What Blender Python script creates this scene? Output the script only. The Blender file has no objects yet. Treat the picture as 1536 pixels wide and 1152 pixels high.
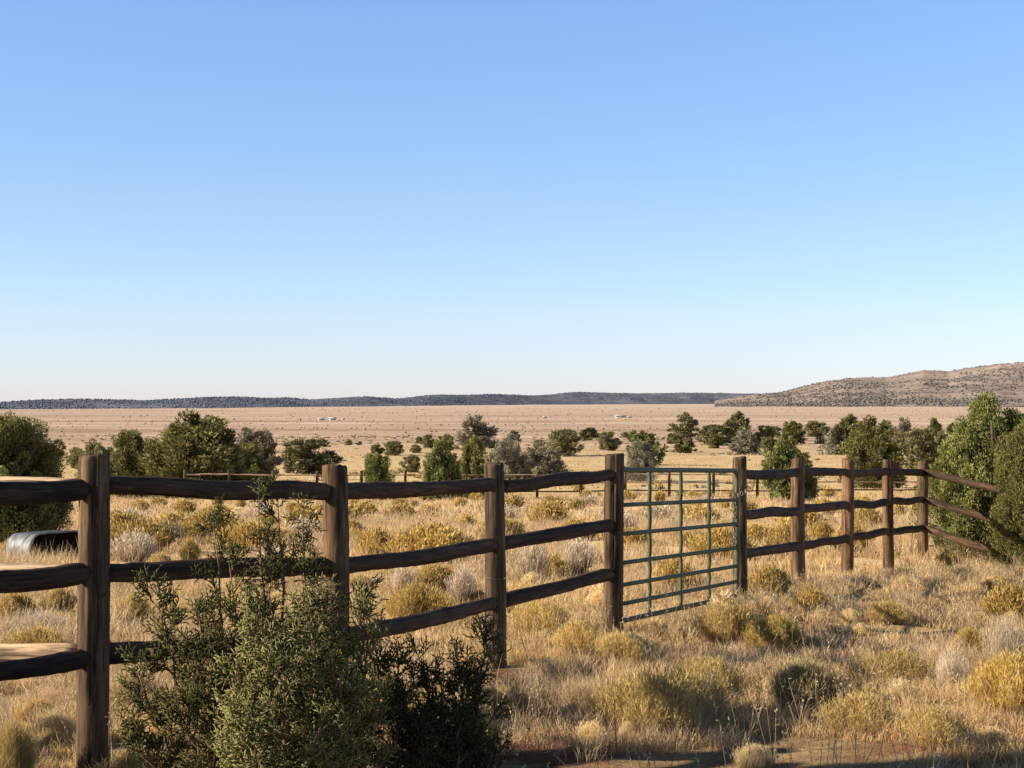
import bpy, math, random
import numpy as np
from mathutils import Vector, Matrix

SC = bpy.context.scene
COL = SC.collection
R = math.radians
F, CX, HZ = 2600.0, 768.0, 600.0       # focal length in photo pixels, centre column, horizon row
rng = np.random.default_rng(7)
random.seed(7)

# ------------------------------------------------------------------ helpers
_tab = np.random.default_rng(99).random((256, 256))
def vn(x, y, s, seed=0):
    """smooth value noise, 0..1"""
    x = np.asarray(x, float) / s + seed * 17.3; y = np.asarray(y, float) / s + seed * 9.1
    xi = np.floor(x).astype(int); yi = np.floor(y).astype(int)
    fx = x - xi; fy = y - yi
    fx = fx * fx * (3 - 2 * fx); fy = fy * fy * (3 - 2 * fy)
    a = _tab[xi & 255, yi & 255]; b = _tab[(xi + 1) & 255, yi & 255]
    c = _tab[xi & 255, (yi + 1) & 255]; d = _tab[(xi + 1) & 255, (yi + 1) & 255]
    return (a * (1 - fx) + b * fx) * (1 - fy) + (c * (1 - fx) + d * fx) * fy

PD = np.array([-60, 0, 8.25, 11.8, 16.8, 24.75, 40, 84, 120, 180, 250, 400, 700, 1200, 2500, 6000, 12000.])
PZ = np.array([-1.62, -1.70, -1.77, -1.83, -1.95, -2.28, -2.95, -4.78, -5.9, -7.5, -8.7, -9.7, -10.2, -10.8, -11.6, -12.2, -12.6])
def prof(d): return np.interp(d, PD, PZ)
def gz(x, y):
    x = np.asarray(x, float); y = np.asarray(y, float)
    z = prof(y)
    z = z + (vn(x, y, 1.3, 1) - .5) * .09 + (vn(x, y, .35, 2) - .5) * .035
    far = np.clip((y - 60) / 200, 0, 1)
    return z + (vn(x, y, 45, 3) - .5) * .9 * far
_dd = np.geomspace(6, 6000, 4000)
_rows = HZ - prof(_dd) * F / _dd
def depth_of_row(py): return float(np.interp(-py, -_rows, _dd))
def at(px, py, D): return Vector(((px - CX) * D / F, D, -(py - HZ) * D / F))

class MB:
    """collects triangles (with per-vertex colours) for ONE mesh object"""
    def __init__(s): s.v = []; s.f = []; s.c = []; s.n = 0
    def add(s, v, f, c=None):
        v = np.asarray(v, float).reshape(-1, 3); f = np.asarray(f, int).reshape(-1, 3)
        if c is None: c = np.ones((len(v), 3)) * .5
        c = np.asarray(c, float)
        if c.ndim == 1: c = np.tile(c, (len(v), 1))
        s.v.append(v); s.f.append(f + s.n); s.c.append(c); s.n += len(v)
    def mesh(s, name, mat, smooth=False):
        v = np.concatenate(s.v); f = np.concatenate(s.f); c = np.concatenate(s.c)
        me = bpy.data.meshes.new(name)
        me.vertices.add(len(v)); me.vertices.foreach_set('co', v.astype(np.float32).ravel())
        me.loops.add(f.size); me.loops.foreach_set('vertex_index', f.astype(np.int32).ravel())
        me.polygons.add(len(f)); me.polygons.foreach_set('loop_start', np.arange(0, f.size, 3, dtype=np.int32))
        me.update(calc_edges=True)
        ca = me.color_attributes.new('Col', 'FLOAT_COLOR', 'POINT')
        ca.data.foreach_set('color', np.concatenate([c, np.ones((len(c), 1))], 1).astype(np.float32).ravel())
        if smooth: me.polygons.foreach_set('use_smooth', np.ones(len(f), bool))
        me.materials.append(mat)
        return me

def link(name, me, parent=None):
    o = bpy.data.objects.new(name, me); COL.objects.link(o)
    if parent is not None: o.parent = parent
    return o
def tag(o, label=None, cat=None, group=None, kind=None):
    if label: o['label'] = label
    if cat: o['category'] = cat
    if group: o['group'] = group
    if kind: o['kind'] = kind
    return o
def empty(name, loc, label, cat, group=None, rz=0):
    o = bpy.data.objects.new(name, None); COL.objects.link(o)
    o.empty_display_size = .2; o.location = loc; o.rotation_euler = (0, 0, rz)
    return tag(o, label, cat, group)

def frame_of(d):
    d = d / np.linalg.norm(d)
    u = np.cross(d, [0, 0, 1.0])
    if np.linalg.norm(u) < 1e-4: u = np.array([1.0, 0, 0])
    u = u / np.linalg.norm(u)
    return u, np.cross(u, d)
def tube(mb, pts, rad, k=8, col=(.5, .5, .5), caps=True, closed=False):
    pts = np.asarray(pts, float); n = len(pts)
    rad = np.ones(n) * rad if np.isscalar(rad) else np.asarray(rad, float)
    ang = np.arange(k) / k * 2 * np.pi
    V = []
    pu = None
    for i in range(n):
        if closed: t = pts[(i + 1) % n] - pts[i - 1]
        else: t = pts[min(i + 1, n - 1)] - pts[max(i - 1, 0)]
        t = t / (np.linalg.norm(t) + 1e-9)
        if pu is None: u, w = frame_of(t)
        else:
            u = pu - t * np.dot(pu, t); u = u / (np.linalg.norm(u) + 1e-9); w = np.cross(u, t)
        pu = u
        V.append(pts[i] + rad[i] * (np.cos(ang)[:, None] * u + np.sin(ang)[:, None] * w))
    V = np.concatenate(V); Fc = []
    for i in range(n if closed else n - 1):
        a = i * k; b = ((i + 1) % n) * k
        for j in range(k):
            j2 = (j + 1) % k
            Fc += [(a + j, b + j, b + j2), (a + j, b + j2, a + j2)]
    if caps and not closed:
        V = np.concatenate([V, pts[:1], pts[-1:]]); m = n * k
        for j in range(k):
            j2 = (j + 1) % k
            Fc += [(m, j, j2), (m + 1, (n - 1) * k + j2, (n - 1) * k + j)]
    mb.add(V, Fc, np.asarray(col, float))
def cones(mb, p0, p1, r, c0, c1):
    """many thin 3-sided cones at once"""
    p0 = np.asarray(p0); p1 = np.asarray(p1); n = len(p0)
    d = p1 - p0; d = d / (np.linalg.norm(d, axis=1, keepdims=True) + 1e-9)
    h = np.where(np.abs(d[:, 2:3]) > .9, np.array([[1., 0, 0]]), np.array([[0, 0, 1.]]))
    u = np.cross(d, h); u /= np.linalg.norm(u, axis=1, keepdims=True); w = np.cross(d, u)
    r = np.broadcast_to(np.asarray(r, float), (n,))[:, None]
    V = np.empty((n, 7, 3))
    pm = p0 + (p1 - p0) * .55
    for j in range(3):
        a = j * 2 * np.pi / 3
        V[:, j] = p0 + r * .8 * (math.cos(a) * u + math.sin(a) * w)
        V[:, 3 + j] = pm + r * 1.05 * (math.cos(a) * u + math.sin(a) * w)
    V[:, 6] = p1
    base = (np.arange(n) * 7)[:, None, None]
    tri = []
    for j in range(3):
        k = (j + 1) % 3
        tri += [(j, k, 3 + k), (j, 3 + k, 3 + j), (3 + j, 3 + k, 6)]
    Fc = base + np.array(tri)[None]
    C = np.empty((n, 7, 3)); c0 = np.asarray(c0); c1 = np.asarray(c1)
    C[:, :3] = c0[:, None] if c0.ndim == 2 else c0
    C[:, 3:6] = ((c0 + c1) / 2)[:, None] if c0.ndim == 2 else (c0 + c1) / 2
    C[:, 6] = c1
    mb.add(V.reshape(-1, 3), Fc.reshape(-1, 3), C.reshape(-1, 3))
def blades(mb, b, lean, h, w, c0, c1, simple=False):
    """grass blades: base b (n,3), horizontal lean (n,2), height h, width w, colours base/tip"""
    n = len(b)
    az = rng.random(n) * 2 * np.pi
    s = np.stack([np.cos(az), np.sin(az), np.zeros(n)], 1) * (w / 2)[:, None]
    L = np.concatenate([lean, np.zeros((n, 1))], 1)
    up = np.zeros((n, 3)); up[:, 2] = h
    tip = b + L + up
    if simple:
        V = np.stack([b - s, b + s, tip], 1)
        Fc = (np.arange(n) * 3)[:, None] + np.array([0, 1, 2])
        C = np.stack([c0, c0, c1], 1)
    else:
        mid = b + L * .36 + up * .6 + rng.normal(size=(n, 3)) * np.array([1, 1, .4]) * (h * .13)[:, None]
        V = np.stack([b - s * .8, b + s * .8, mid + s, mid - s, tip], 1)
        Fc = (np.arange(n) * 5)[:, None, None] + np.array([[0, 1, 2], [0, 2, 3], [3, 2, 4]])[None]
        cm = c0 * .35 + c1 * .65
        C = np.stack([c0, c0, cm, cm, c1], 1)
    mb.add(V.reshape(-1, 3), Fc.reshape(-1, 3), C.reshape(-1, 3))
def diamonds(mb, p, d, ln, wd, c):
    """small leaf faces at p along d"""
    n = len(p)
    d = d / (np.linalg.norm(d, axis=1, keepdims=True) + 1e-9)
    r = rng.normal(size=(n, 3)); s = np.cross(d, r); s /= (np.linalg.norm(s, axis=1, keepdims=True) + 1e-9)
    q = np.cross(d, s)
    ln = np.broadcast_to(ln, (n,))[:, None]; wd = np.broadcast_to(wd, (n,))[:, None]
    V = np.stack([p, p + d * ln * .45 - s * wd / 2 + q * wd * .15, p + d * ln, p + d * ln * .45 + s * wd / 2 + q * wd * .15], 1)
    Fc = (np.arange(n) * 4)[:, None, None] + np.array([[0, 1, 2], [0, 2, 3]])[None]
    C = np.repeat(c[:, None], 4, 1)
    mb.add(V.reshape(-1, 3), Fc.reshape(-1, 3), C.reshape(-1, 3))

# ------------------------------------------------------------------ materials
def nodes_of(name):
    m = bpy.data.materials.new(name); m.use_nodes = True
    nt = m.node_tree; nt.nodes.clear()
    return m, nt, nt.nodes, nt.links
def N(nt, t, **kw):
    n = nt.nodes.new(t)
    for k, v in kw.items():
        if k in n.inputs.keys() if isinstance(k, str) else False: n.inputs[k].default_value = v
        else: setattr(n, k, v)
    return n
def ramp(nt, fac, stops):
    r = nt.nodes.new('ShaderNodeValToRGB')
    e = r.color_ramp.elements
    while len(e) > 1: e.remove(e[-1])
    e[0].position = stops[0][0]; e[0].color = (*stops[0][1], 1)
    for p, c in stops[1:]:
        x = e.new(p); x.color = (*c, 1)
    nt.links.new(fac, r.inputs[0]); return r.outputs[0]
def mix(nt, fac, a, b, mode='MIX'):
    m = nt.nodes.new('ShaderNodeMix'); m.data_type = 'RGBA'; m.blend_type = mode
    for s, v in ((m.inputs[0], fac), (m.inputs[6], a), (m.inputs[7], b)):
        if hasattr(v, 'links'): nt.links.new(v, s)
        elif isinstance(v, (int, float)): s.default_value = v
        else: s.default_value = (*v, 1)
    return m.outputs[2]
def noise(nt, vec, scale, detail=4, rough=.55):
    n = nt.nodes.new('ShaderNodeTexNoise'); n.inputs['Scale'].default_value = scale
    n.inputs['Detail'].default_value = detail; n.inputs['Roughness'].default_value = rough
    if vec is not None: nt.links.new(vec, n.inputs['Vector'])
    return n.outputs[0]
def mapping(nt, vec, scale):
    m = nt.nodes.new('ShaderNodeMapping'); m.inputs['Scale'].default_value = scale
    nt.links.new(vec, m.inputs['Vector']); return m.outputs[0]
def math_(nt, op, a, b=0.0, clamp=False):
    m = nt.nodes.new('ShaderNodeMath'); m.operation = op; m.use_clamp = clamp
    for s, v in ((m.inputs[0], a), (m.inputs[1], b)):
        if hasattr(v, 'links'): nt.links.new(v, s)
        else: s.default_value = v
    return m.outputs[0]

def veg_mat(name, transl=.3, var=.25, tint=(1, 1, 1)):
    m, nt, nd, lk = nodes_of(name)
    a = nd.new('ShaderNodeVertexColor'); a.layer_name = 'Col'
    oi = nd.new('ShaderNodeObjectInfo'); geo = nd.new('ShaderNodeNewGeometry')
    f = noise(nt, geo.outputs['Position'], 2.2, 3)
    v = math_(nt, 'MULTIPLY_ADD', f, var * 2.2); v.node.inputs[2].default_value = 1 - var * 1.1
    v2 = math_(nt, 'MULTIPLY_ADD', oi.outputs['Random'], var); v2.node.inputs[2].default_value = 1 - var / 2
    vv = math_(nt, 'MULTIPLY', v, v2)
    c = mix(nt, 1.0, a.outputs[0], vv, 'MULTIPLY')
    if tint != (1, 1, 1): c = mix(nt, 1.0, c, tint, 'MULTIPLY')
    d = nd.new('ShaderNodeBsdfDiffuse'); t = nd.new('ShaderNodeBsdfTranslucent')
    lk.new(c, d.inputs[0]); lk.new(c, t.inputs[0])
    ms = nd.new('ShaderNodeMixShader'); ms.inputs[0].default_value = transl
    lk.new(d.outputs[0], ms.inputs[1]); lk.new(t.outputs[0], ms.inputs[2])
    out = nd.new('ShaderNodeOutputMaterial'); lk.new(ms.outputs[0], out.inputs[0])
    return m

def wood_mat(name, dark, mid, light, axis_scale):
    m, nt, nd, lk = nodes_of(name)
    tc = nd.new('ShaderNodeTexCoord'); oi = nd.new('ShaderNodeObjectInfo')
    add = nd.new('ShaderNodeVectorMath'); add.operation = 'ADD'
    cmb = nd.new('ShaderNodeCombineXYZ')
    for i in range(3): lk.new(math_(nt, 'MULTIPLY', oi.outputs['Random'], 13.0 + 7 * i), cmb.inputs[i])
    lk.new(tc.outputs['Object'], add.inputs[0]); lk.new(cmb.outputs[0], add.inputs[1])
    g = mapping(nt, add.outputs[0], axis_scale)
    f1 = noise(nt, g, 9, 8, .7)
    f2 = noise(nt, add.outputs[0], 5.0, 4)
    f3 = noise(nt, g, 26, 4, .6)
    c = ramp(nt, f1, [(.28, dark), (.46, mid), (.58, light), (.72, mid)])
    c = mix(nt, ramp(nt, f2, [(.35, (0, 0, 0)), (.7, (1, 1, 1))]), c, mid)
    crk = ramp(nt, f3, [(.38, (.15, .13, .12)), (.47, (1, 1, 1))])
    f4 = noise(nt, g, 70, 3, .6); crk = mix(nt, 1.0, crk, ramp(nt, f4, [(.36, (.45, .42, .4)), (.5, (1, 1, 1)), (.66, (1.5, 1.45, 1.4))]), 'MULTIPLY')
    c = mix(nt, .8, c, crk, 'MULTIPLY')
    vo = nd.new('ShaderNodeTexVoronoi'); vo.inputs['Scale'].default_value = 3.4
    lk.new(add.outputs[0], vo.inputs['Vector'])
    kn = ramp(nt, vo.outputs['Distance'], [(.02, (.25, .2, .16)), (.07, (1, 1, 1))])
    c = mix(nt, .8, c, kn, 'MULTIPLY')
    hv = mix(nt, oi.outputs['Random'], (1.0, .96, .84), (1.2, .98, .80)); c = mix(nt, 1.0, c, hv, 'MULTIPLY')
    b = nd.new('ShaderNodeBsdfPrincipled'); b.inputs['Roughness'].default_value = .82
    b.inputs['Specular IOR Level'].default_value = .25
    lk.new(c, b.inputs['Base Color'])
    hgt = math_(nt, 'ADD', f1, math_(nt, 'MULTIPLY', f3, .8))
    bp = nd.new('ShaderNodeBump'); bp.inputs['Strength'].default_value = .9; bp.inputs['Distance'].default_value = .006
    lk.new(hgt, bp.inputs['Height']); lk.new(bp.outputs[0], b.inputs['Normal'])
    out = nd.new('ShaderNodeOutputMaterial'); lk.new(b.outputs[0], out.inputs[0])
    return m

M_grass = veg_mat('dry_grass', .45, .3)
M_shrub = veg_mat('shrub_stems', .3, .3)
M_leaf = veg_mat('juniper_foliage', .22, .35)
M_fg = veg_mat('juniper_sprays', .2, .3)
M_bark = veg_mat('juniper_bark', 0, .4)
M_far = veg_mat('far_scrub', 0, .3)
M_post = wood_mat('weathered_post_wood', (.022, .014, .009), (.078, .051, .031), (.18, .13, .08), (1, 1, .07))
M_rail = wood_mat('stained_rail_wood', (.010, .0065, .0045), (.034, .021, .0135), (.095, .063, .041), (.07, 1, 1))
M_pale = wood_mat('pale_rail_wood', (.28, .2, .135), (.52, .42, .31), (.66, .55, .43), (.07, 1, 1))  # pale tone puts the sunlight on the corner rails into the colour

def paint_mat():
    m, nt, nd, lk = nodes_of('green_gate_paint')
    tc = nd.new('ShaderNodeTexCoord')
    f = noise(nt, tc.outputs['Object'], 14, 6, .65)
    c = ramp(nt, f, [(.3, (.042, .052, .028)), (.48, (.068, .085, .046)), (.62, (.095, .115, .066)), (.68, (.13, .10, .065))])
    b = nd.new('ShaderNodeBsdfPrincipled'); b.inputs['Roughness'].default_value = .6; b.inputs['Specular IOR Level'].default_value = .2
    lk.new(c, b.inputs['Base Color'])
    bp = nd.new('ShaderNodeBump'); bp.inputs['Strength'].default_value = .25; bp.inputs['Distance'].default_value = .002
    lk.new(f, bp.inputs['Height']); lk.new(bp.outputs[0], b.inputs['Normal'])
    out = nd.new('ShaderNodeOutputMaterial'); lk.new(b.outputs[0], out.inputs[0]); return m
def metal_mat(name, a, bcol, rough):
    m, nt, nd, lk = nodes_of(name)
    tc = nd.new('ShaderNodeTexCoord')
    f = noise(nt, tc.outputs['Object'], 9, 6, .6)
    c = ramp(nt, f, [(.35, a), (.62, bcol)])
    b = nd.new('ShaderNodeBsdfPrincipled'); b.inputs['Metallic'].default_value = .35
    b.inputs['Roughness'].default_value = rough
    lk.new(c, b.inputs['Base Color'])
    out = nd.new('ShaderNodeOutputMaterial'); lk.new(b.outputs[0], out.inputs[0]); return m
M_green = paint_mat()
M_galv = metal_mat('galvanised_steel', (.09, .098, .11), (.22, .235, .26), .6)
M_chain = metal_mat('rusty_chain', (.10, .06, .04), (.25, .2, .17), .6)
def flat_mat(name, a, b_, scale=3.0):
    m, nt, nd, lk = nodes_of(name)
    geo = nd.new('ShaderNodeNewGeometry')
    c = ramp(nt, noise(nt, geo.outputs['Position'], scale, 4), [(.35, a), (.65, b_)])
    b = nd.new('ShaderNodeBsdfDiffuse'); lk.new(c, b.inputs[0])
    out = nd.new('ShaderNodeOutputMaterial'); lk.new(b.outputs[0], out.inputs[0]); return m
M_white = flat_mat('white_house_wall', (.42, .40, .38), (.52, .5, .48), .5)
M_inside = flat_mat('dark_tank_inside', (.02, .017, .014), (.05, .04, .03))
M_roof = flat_mat('house_roof', (.4, .38, .37), (.55, .53, .5), .5)
M_window = flat_mat('house_window', (.05, .06, .07), (.08, .09, .1))

def ground_mat():
    m, nt, nd, lk = nodes_of('ground_soil_and_grass')
    geo = nd.new('ShaderNodeNewGeometry'); P = geo.outputs['Position']
    sep = nd.new('ShaderNodeSeparateXYZ'); lk.new(P, sep.inputs[0])
    Y = sep.outputs[1]
    n1 = noise(nt, P, 1.4, 6, .65); n2 = noise(nt, P, 14, 6, .7); n3 = noise(nt, P, 60, 4, .7)
    soil = ramp(nt, n2, [(.3, (.075, .030, .018)), (.5, (.15, .064, .037)), (.7, (.24, .115, .068))])
    litter = ramp(nt, n3, [(.3, (.13, .085, .045)), (.5, (.3, .21, .11)), (.7, (.46, .34, .2))])
    near = mix(nt, ramp(nt, n1, [(.40, (0, 0, 0)), (.56, (1, 1, 1))]), soil, litter)
    m1 = noise(nt, P, .22, 6, .7); m2 = noise(nt, P, .9, 5, .75)
    field = ramp(nt, m1, [(.3, (.48, .34, .17)), (.5, (.60, .44, .235)), (.7, (.70, .54, .31))])
    field = mix(nt, .5, field, ramp(nt, m2, [(.36, (.5, .45, .38)), (.5, (1, 1, 1))]), 'MULTIPLY')
    p1 = noise(nt, mapping(nt, P, (.10, 1, 1)), .010, 8, .66); p2 = noise(nt, P, .16, 4, .8)
    plain = ramp(nt, p1, [(.40, (.37, .27, .195)), (.46, (.52, .385, .285)), (.51, (.44, .315, .23)), (.58, (.60, .46, .345))])
    plain = mix(nt, .42, plain, ramp(nt, p2, [(.42, (.6, .56, .53)), (.54, (1, 1, 1))]), 'MULTIPLY')
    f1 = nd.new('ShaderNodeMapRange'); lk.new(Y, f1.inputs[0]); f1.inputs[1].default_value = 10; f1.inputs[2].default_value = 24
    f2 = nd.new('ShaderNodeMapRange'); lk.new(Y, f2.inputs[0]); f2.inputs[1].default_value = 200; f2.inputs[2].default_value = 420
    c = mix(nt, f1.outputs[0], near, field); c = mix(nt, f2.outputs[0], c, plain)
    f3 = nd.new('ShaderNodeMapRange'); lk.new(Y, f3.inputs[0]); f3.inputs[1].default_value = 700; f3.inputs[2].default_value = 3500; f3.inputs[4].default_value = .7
    c = mix(nt, f3.outputs[0], c, (.58, .455, .38))  # far ground fades into a pale haze colour with distance
    b = nd.new('ShaderNodeBsdfDiffuse'); lk.new(c, b.inputs[0])
    bp = nd.new('ShaderNodeBump'); bp.inputs['Strength'].default_value = .8; bp.inputs['Distance'].default_value = .02
    lk.new(n2, bp.inputs['Height']); lk.new(bp.outputs[0], b.inputs['Normal'])
    out = nd.new('ShaderNodeOutputMaterial'); lk.new(b.outputs[0], out.inputs[0]); return m
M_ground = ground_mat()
def hill_mat(name, cols, scale, spots):
    m, nt, nd, lk = nodes_of(name)
    geo = nd.new('ShaderNodeNewGeometry'); P = geo.outputs['Position']
    c = ramp(nt, noise(nt, P, scale, 7, .65), cols)
    s = noise(nt, P, spots, 3, .6)
    c = mix(nt, .6, c, ramp(nt, s, [(.42, (.4, .4, .45)), (.5, (1, 1, 1))]), 'MULTIPLY')
    b = nd.new('ShaderNodeBsdfDiffuse'); lk.new(c, b.inputs[0])
    out = nd.new('ShaderNodeOutputMaterial'); lk.new(b.outputs[0], out.inputs[0]); return m
M_mesa = hill_mat('mesa_slope', [(.35, (.135, .152, .195)), (.55, (.18, .187, .215)), (.66, (.29, .25, .235))], .012, .05)  # bluish haze of distance mixed into the slope colours
M_hill = hill_mat('right_hill_slope', [(.35, (.25, .205, .175)), (.52, (.33, .265, .22)), (.68, (.42, .335, .265))], .008, .06)

# ------------------------------------------------------------------ ground sheet
def build_ground():
    ys = np.concatenate([np.linspace(-60, 4, 24), np.arange(4.4, 16, .11), np.arange(16, 30, .25),
                         np.geomspace(30, 9000, 170)])
    ts = np.linspace(-1, 1, 261)
    V = []
    for y in ys:
        half = 12 + .62 * max(y, 0) + (40 if y < 4 else 0)
        x = ts * half
        V.append(np.stack([x, np.full_like(x, y), gz(x, np.full_like(x, y))], 1))
    V = np.concatenate(V); n = len(ts)
    i = np.arange(len(ys) - 1)[:, None] * n + np.arange(n - 1)[None]
    i = i.ravel()
    Fc = np.concatenate([np.stack([i, i + 1, i + n + 1], 1), np.stack([i, i + n + 1, i + n], 1)])
    mb = MB(); mb.add(V, Fc)
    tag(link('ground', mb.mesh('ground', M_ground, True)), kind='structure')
build_ground()

# ------------------------------------------------------------------ hills
def hill(name, pxs, tops, Dbase, depth, mat, seed, foot):
    """a ridge: crest seen along the photo's skyline, foot at Dbase; returns a sampler for the trees on it"""
    cols = np.linspace(pxs[0], pxs[-1], 420); rows = np.linspace(0, 1.6, 40)
    top = np.interp(cols, pxs, tops); Db = np.interp(cols, pxs, Dbase) if not np.isscalar(Dbase) else np.full_like(cols, Dbase)
    X = np.empty((len(rows), len(cols))); Y = X.copy(); Z = X.copy()
    for j, t in enumerate(rows):
        D = Db + t * depth
        x = (cols - CX) * D / F
        Dc = Db + depth
        zc = -(top - HZ) * Dc / F
        z0 = prof(Db) - foot
        s = min(t, 1.0); sh = s * s * (3 - 2 * s) if t <= 1 else 1 - ((t - 1) / .6) ** 2 * .9
        sh = sh ** .8
        H = zc - z0
        g = (vn(x, D, depth * .28, seed) - .5) * .34 + (vn(x, D, depth * .1, seed + 3) - .5) * .15 + (vn(x, D, depth * .035, seed + 5) - .5) * .05
        w = np.sin(min(t, 1) * np.pi) if t < 1 else 0
        z = z0 + H * (sh + g * w * 1.15) + (vn(x, D, depth * .05, seed + 7) - .5) * np.abs(H) * .06
        X[j] = x; Y[j] = D; Z[j] = z
    V = np.stack([X.ravel(), Y.ravel(), Z.ravel()], 1); n = len(cols)
    i = (np.arange(len(rows) - 1)[:, None] * n + np.arange(n - 1)[None]).ravel()
    Fc = np.concatenate([np.stack([i, i + 1, i + n + 1], 1), np.stack([i, i + n + 1, i + n], 1)])
    mb = MB(); mb.add(V, Fc)
    tag(link(name, mb.mesh(name, mat, True)), kind='structure')
    return X, Y, Z
def blobs(mb, p, r, h, col):
    """very small far shrubs: rough low lumps"""
    n = len(p)
    base = np.array([[1, 0, .25], [.3, .95, .3], [-.8, .6, .2], [-.8, -.6, .3], [.3, -.95, .2], [.25, .1, 1.0], [-.35, -.1, .85]])
    tr = np.array([[0, 1, 5], [1, 2, 6], [2, 3, 6], [3, 4, 6], [4, 0, 5], [1, 6, 5], [4, 5, 6],
                   [1, 0, 7], [2, 1, 7], [3, 2, 7], [4, 3, 7], [0, 4, 7]])
    base = np.concatenate([base, [[0, 0, -.2]]])
    jit = 1 + rng.normal(size=(n, 8, 3)) * .22
    a = rng.random(n) * 6.28
    B = base[None] * jit
    bx = B[..., 0] * np.cos(a)[:, None] - B[..., 1] * np.sin(a)[:, None]
    by = B[..., 0] * np.sin(a)[:, None] + B[..., 1] * np.cos(a)[:, None]
    V = np.stack([bx * r[:, None], by * r[:, None], B[..., 2] * h[:, None]], 2) + p[:, None]
    Fc = (np.arange(n) * 8)[:, None, None] + tr[None]
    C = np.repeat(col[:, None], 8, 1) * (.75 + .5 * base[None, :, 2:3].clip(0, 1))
    mb.add(V.reshape(-1, 3), Fc.reshape(-1, 3), C.reshape(-1, 3))
def hill_trees(name, G, n, r0, r1, col, seed, dens):
    X, Y, Z = G; nr, nc = X.shape
    u = rng.random(n) * (nr * .66 - 2); v = rng.random(n) * (nc - 2)
    j = u.astype(int); i = v.astype(int); fu = u - j; fv = v - i
    def sm(A): return (A[j, i] * (1 - fv) + A[j, i + 1] * fv) * (1 - fu) + (A[j + 1, i] * (1 - fv) + A[j + 1, i + 1] * fv) * fu
    p = np.stack([sm(X), sm(Y), sm(Z)], 1)
    keep = rng.random(n) < dens(p, u / (nr - 1) * 1.6)
    p = p[keep]; r = r0 + (r1 - r0) * rng.random(len(p)) ** 2
    c = np.array(col)[None] * (.7 + .6 * rng.random((len(p), 1)))
    mb = MB(); blobs(mb, p, r, r * .75, c)
    tag(link(name, mb.mesh(name, M_far)), kind='stuff', label='dark juniper woodland covering the far hillsides', cat='woodland')

mpx = [-500, -150, 0, 63, 130, 220, 315, 400, 430, 460, 553, 595, 642, 742, 800, 870, 950, 1028, 1130, 1240, 1500, 2000]
mty = [606, 606, 604, 599, 599, 601, 596, 597, 596, 599, 595, 598, 593, 591.5, 593, 588.5, 590.5, 589, 591, 592, 593, 594]
mD = [2000, 2000, 2000, 2100, 2200, 2300, 2400, 2600, 2700, 2800, 3100, 3300, 3500, 4000, 4300, 4600, 4800, 5000, 5200, 5400, 5400, 5400]
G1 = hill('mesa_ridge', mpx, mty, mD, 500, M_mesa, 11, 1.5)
hpx = [1072, 1136, 1171, 1216, 1268, 1330, 1385, 1424, 1448, 1500, 1536, 1650, 1800, 2000, 2300]
hty = [601, 592, 589, 578.5, 569, 567, 556, 558, 553.5, 545.6, 544.5, 540, 548, 560, 590]
G2 = hill('scrub_hill', hpx, hty, 3000, 1500, M_hill, 23, 2.0)
hill_trees('mesa_woodland', G1, 26000, 1.2, 2.6, (.125, .145, .185), 5,  # tree colour carries the same painted blue haze
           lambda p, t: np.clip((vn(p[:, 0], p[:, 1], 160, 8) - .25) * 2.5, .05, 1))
hill_trees('hill_woodland', G2, 60000, 1.2, 3.8, (.135, .125, .115), 6,
           lambda p, t: np.clip(((vn(p[:, 0], p[:, 1], 300, 9) * .6 + vn(p[:, 0], p[:, 1], 70, 19) * .4) - .38) * 2.6 * (.5 + 1.4 * (t < .16)), .03, 1))

# ------------------------------------------------------------------ scrub dotted over the far plain
def plain_scrub():
    mb = MB()
    n = 5200
    D = np.exp(rng.uniform(np.log(380), np.log(2600), n)); x = rng.uniform(-.36, .36, n) * D
    k = vn(x, D, 60, 31) * .6 + vn(x * .3, D, 190, 32) * .7
    keep = k > .52 + .12 * rng.random(n)
    D = D[keep]; x = x[keep]; n = len(D)
    r = (.14 + .3 * rng.random(n) ** 2) * (1 + D / 1100)
    p = np.stack([x, D, gz(x, D) - .05], 1)
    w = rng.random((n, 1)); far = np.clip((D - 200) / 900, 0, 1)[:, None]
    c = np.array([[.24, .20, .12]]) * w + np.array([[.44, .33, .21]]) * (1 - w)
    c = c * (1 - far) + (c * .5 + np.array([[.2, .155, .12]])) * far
    blobs(mb, p, r, r * .8, c * .85)
    n = 3600; D = np.sqrt(rng.uniform(80 ** 2, 470 ** 2, n)); x = rng.uniform(-.36, .36, n) * D
    k_ = vn(x, D, 22, 61) * .6 + vn(x, D, 70, 62) * .5 > .5 + .15 * rng.random(n); D = D[k_]; x = x[k_]; n = len(D)
    hh = rng.uniform(.18, .5, n); cc = np.where((rng.random(n) < .55)[:, None], np.array([[.42, .31, .13]]), np.array([[.21, .19, .10]])) * rng.uniform(.7, 1.2, (n, 1))
    q = np.repeat(np.arange(n), 26); m = len(q); az = rng.random(m) * 6.28; rr = np.sqrt(rng.random(m)) * hh[q] * .9
    bx = x[q] + rr * np.cos(az); by = D[q] + rr * np.sin(az); h2 = hh[q] * (1.1 - .5 * (rr / hh[q]) ** 2) * rng.uniform(.6, 1.1, m)
    c1 = cc[q] * rng.uniform(.75, 1.2, (m, 1))
    blades(mb, np.stack([bx, by, gz(bx, by) - .03], 1), np.stack([np.cos(az), np.sin(az)], 1) * (rr * .5)[:, None], h2, .10 + .05 * rng.random(m) + D[q] * .0002, c1 * .6, c1, True)
    tag(link('sagebrush', mb.mesh('sagebrush', M_far)), 'low sagebrush dotted across the far tan plain', 'scrub', kind='stuff')
plain_scrub()

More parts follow.
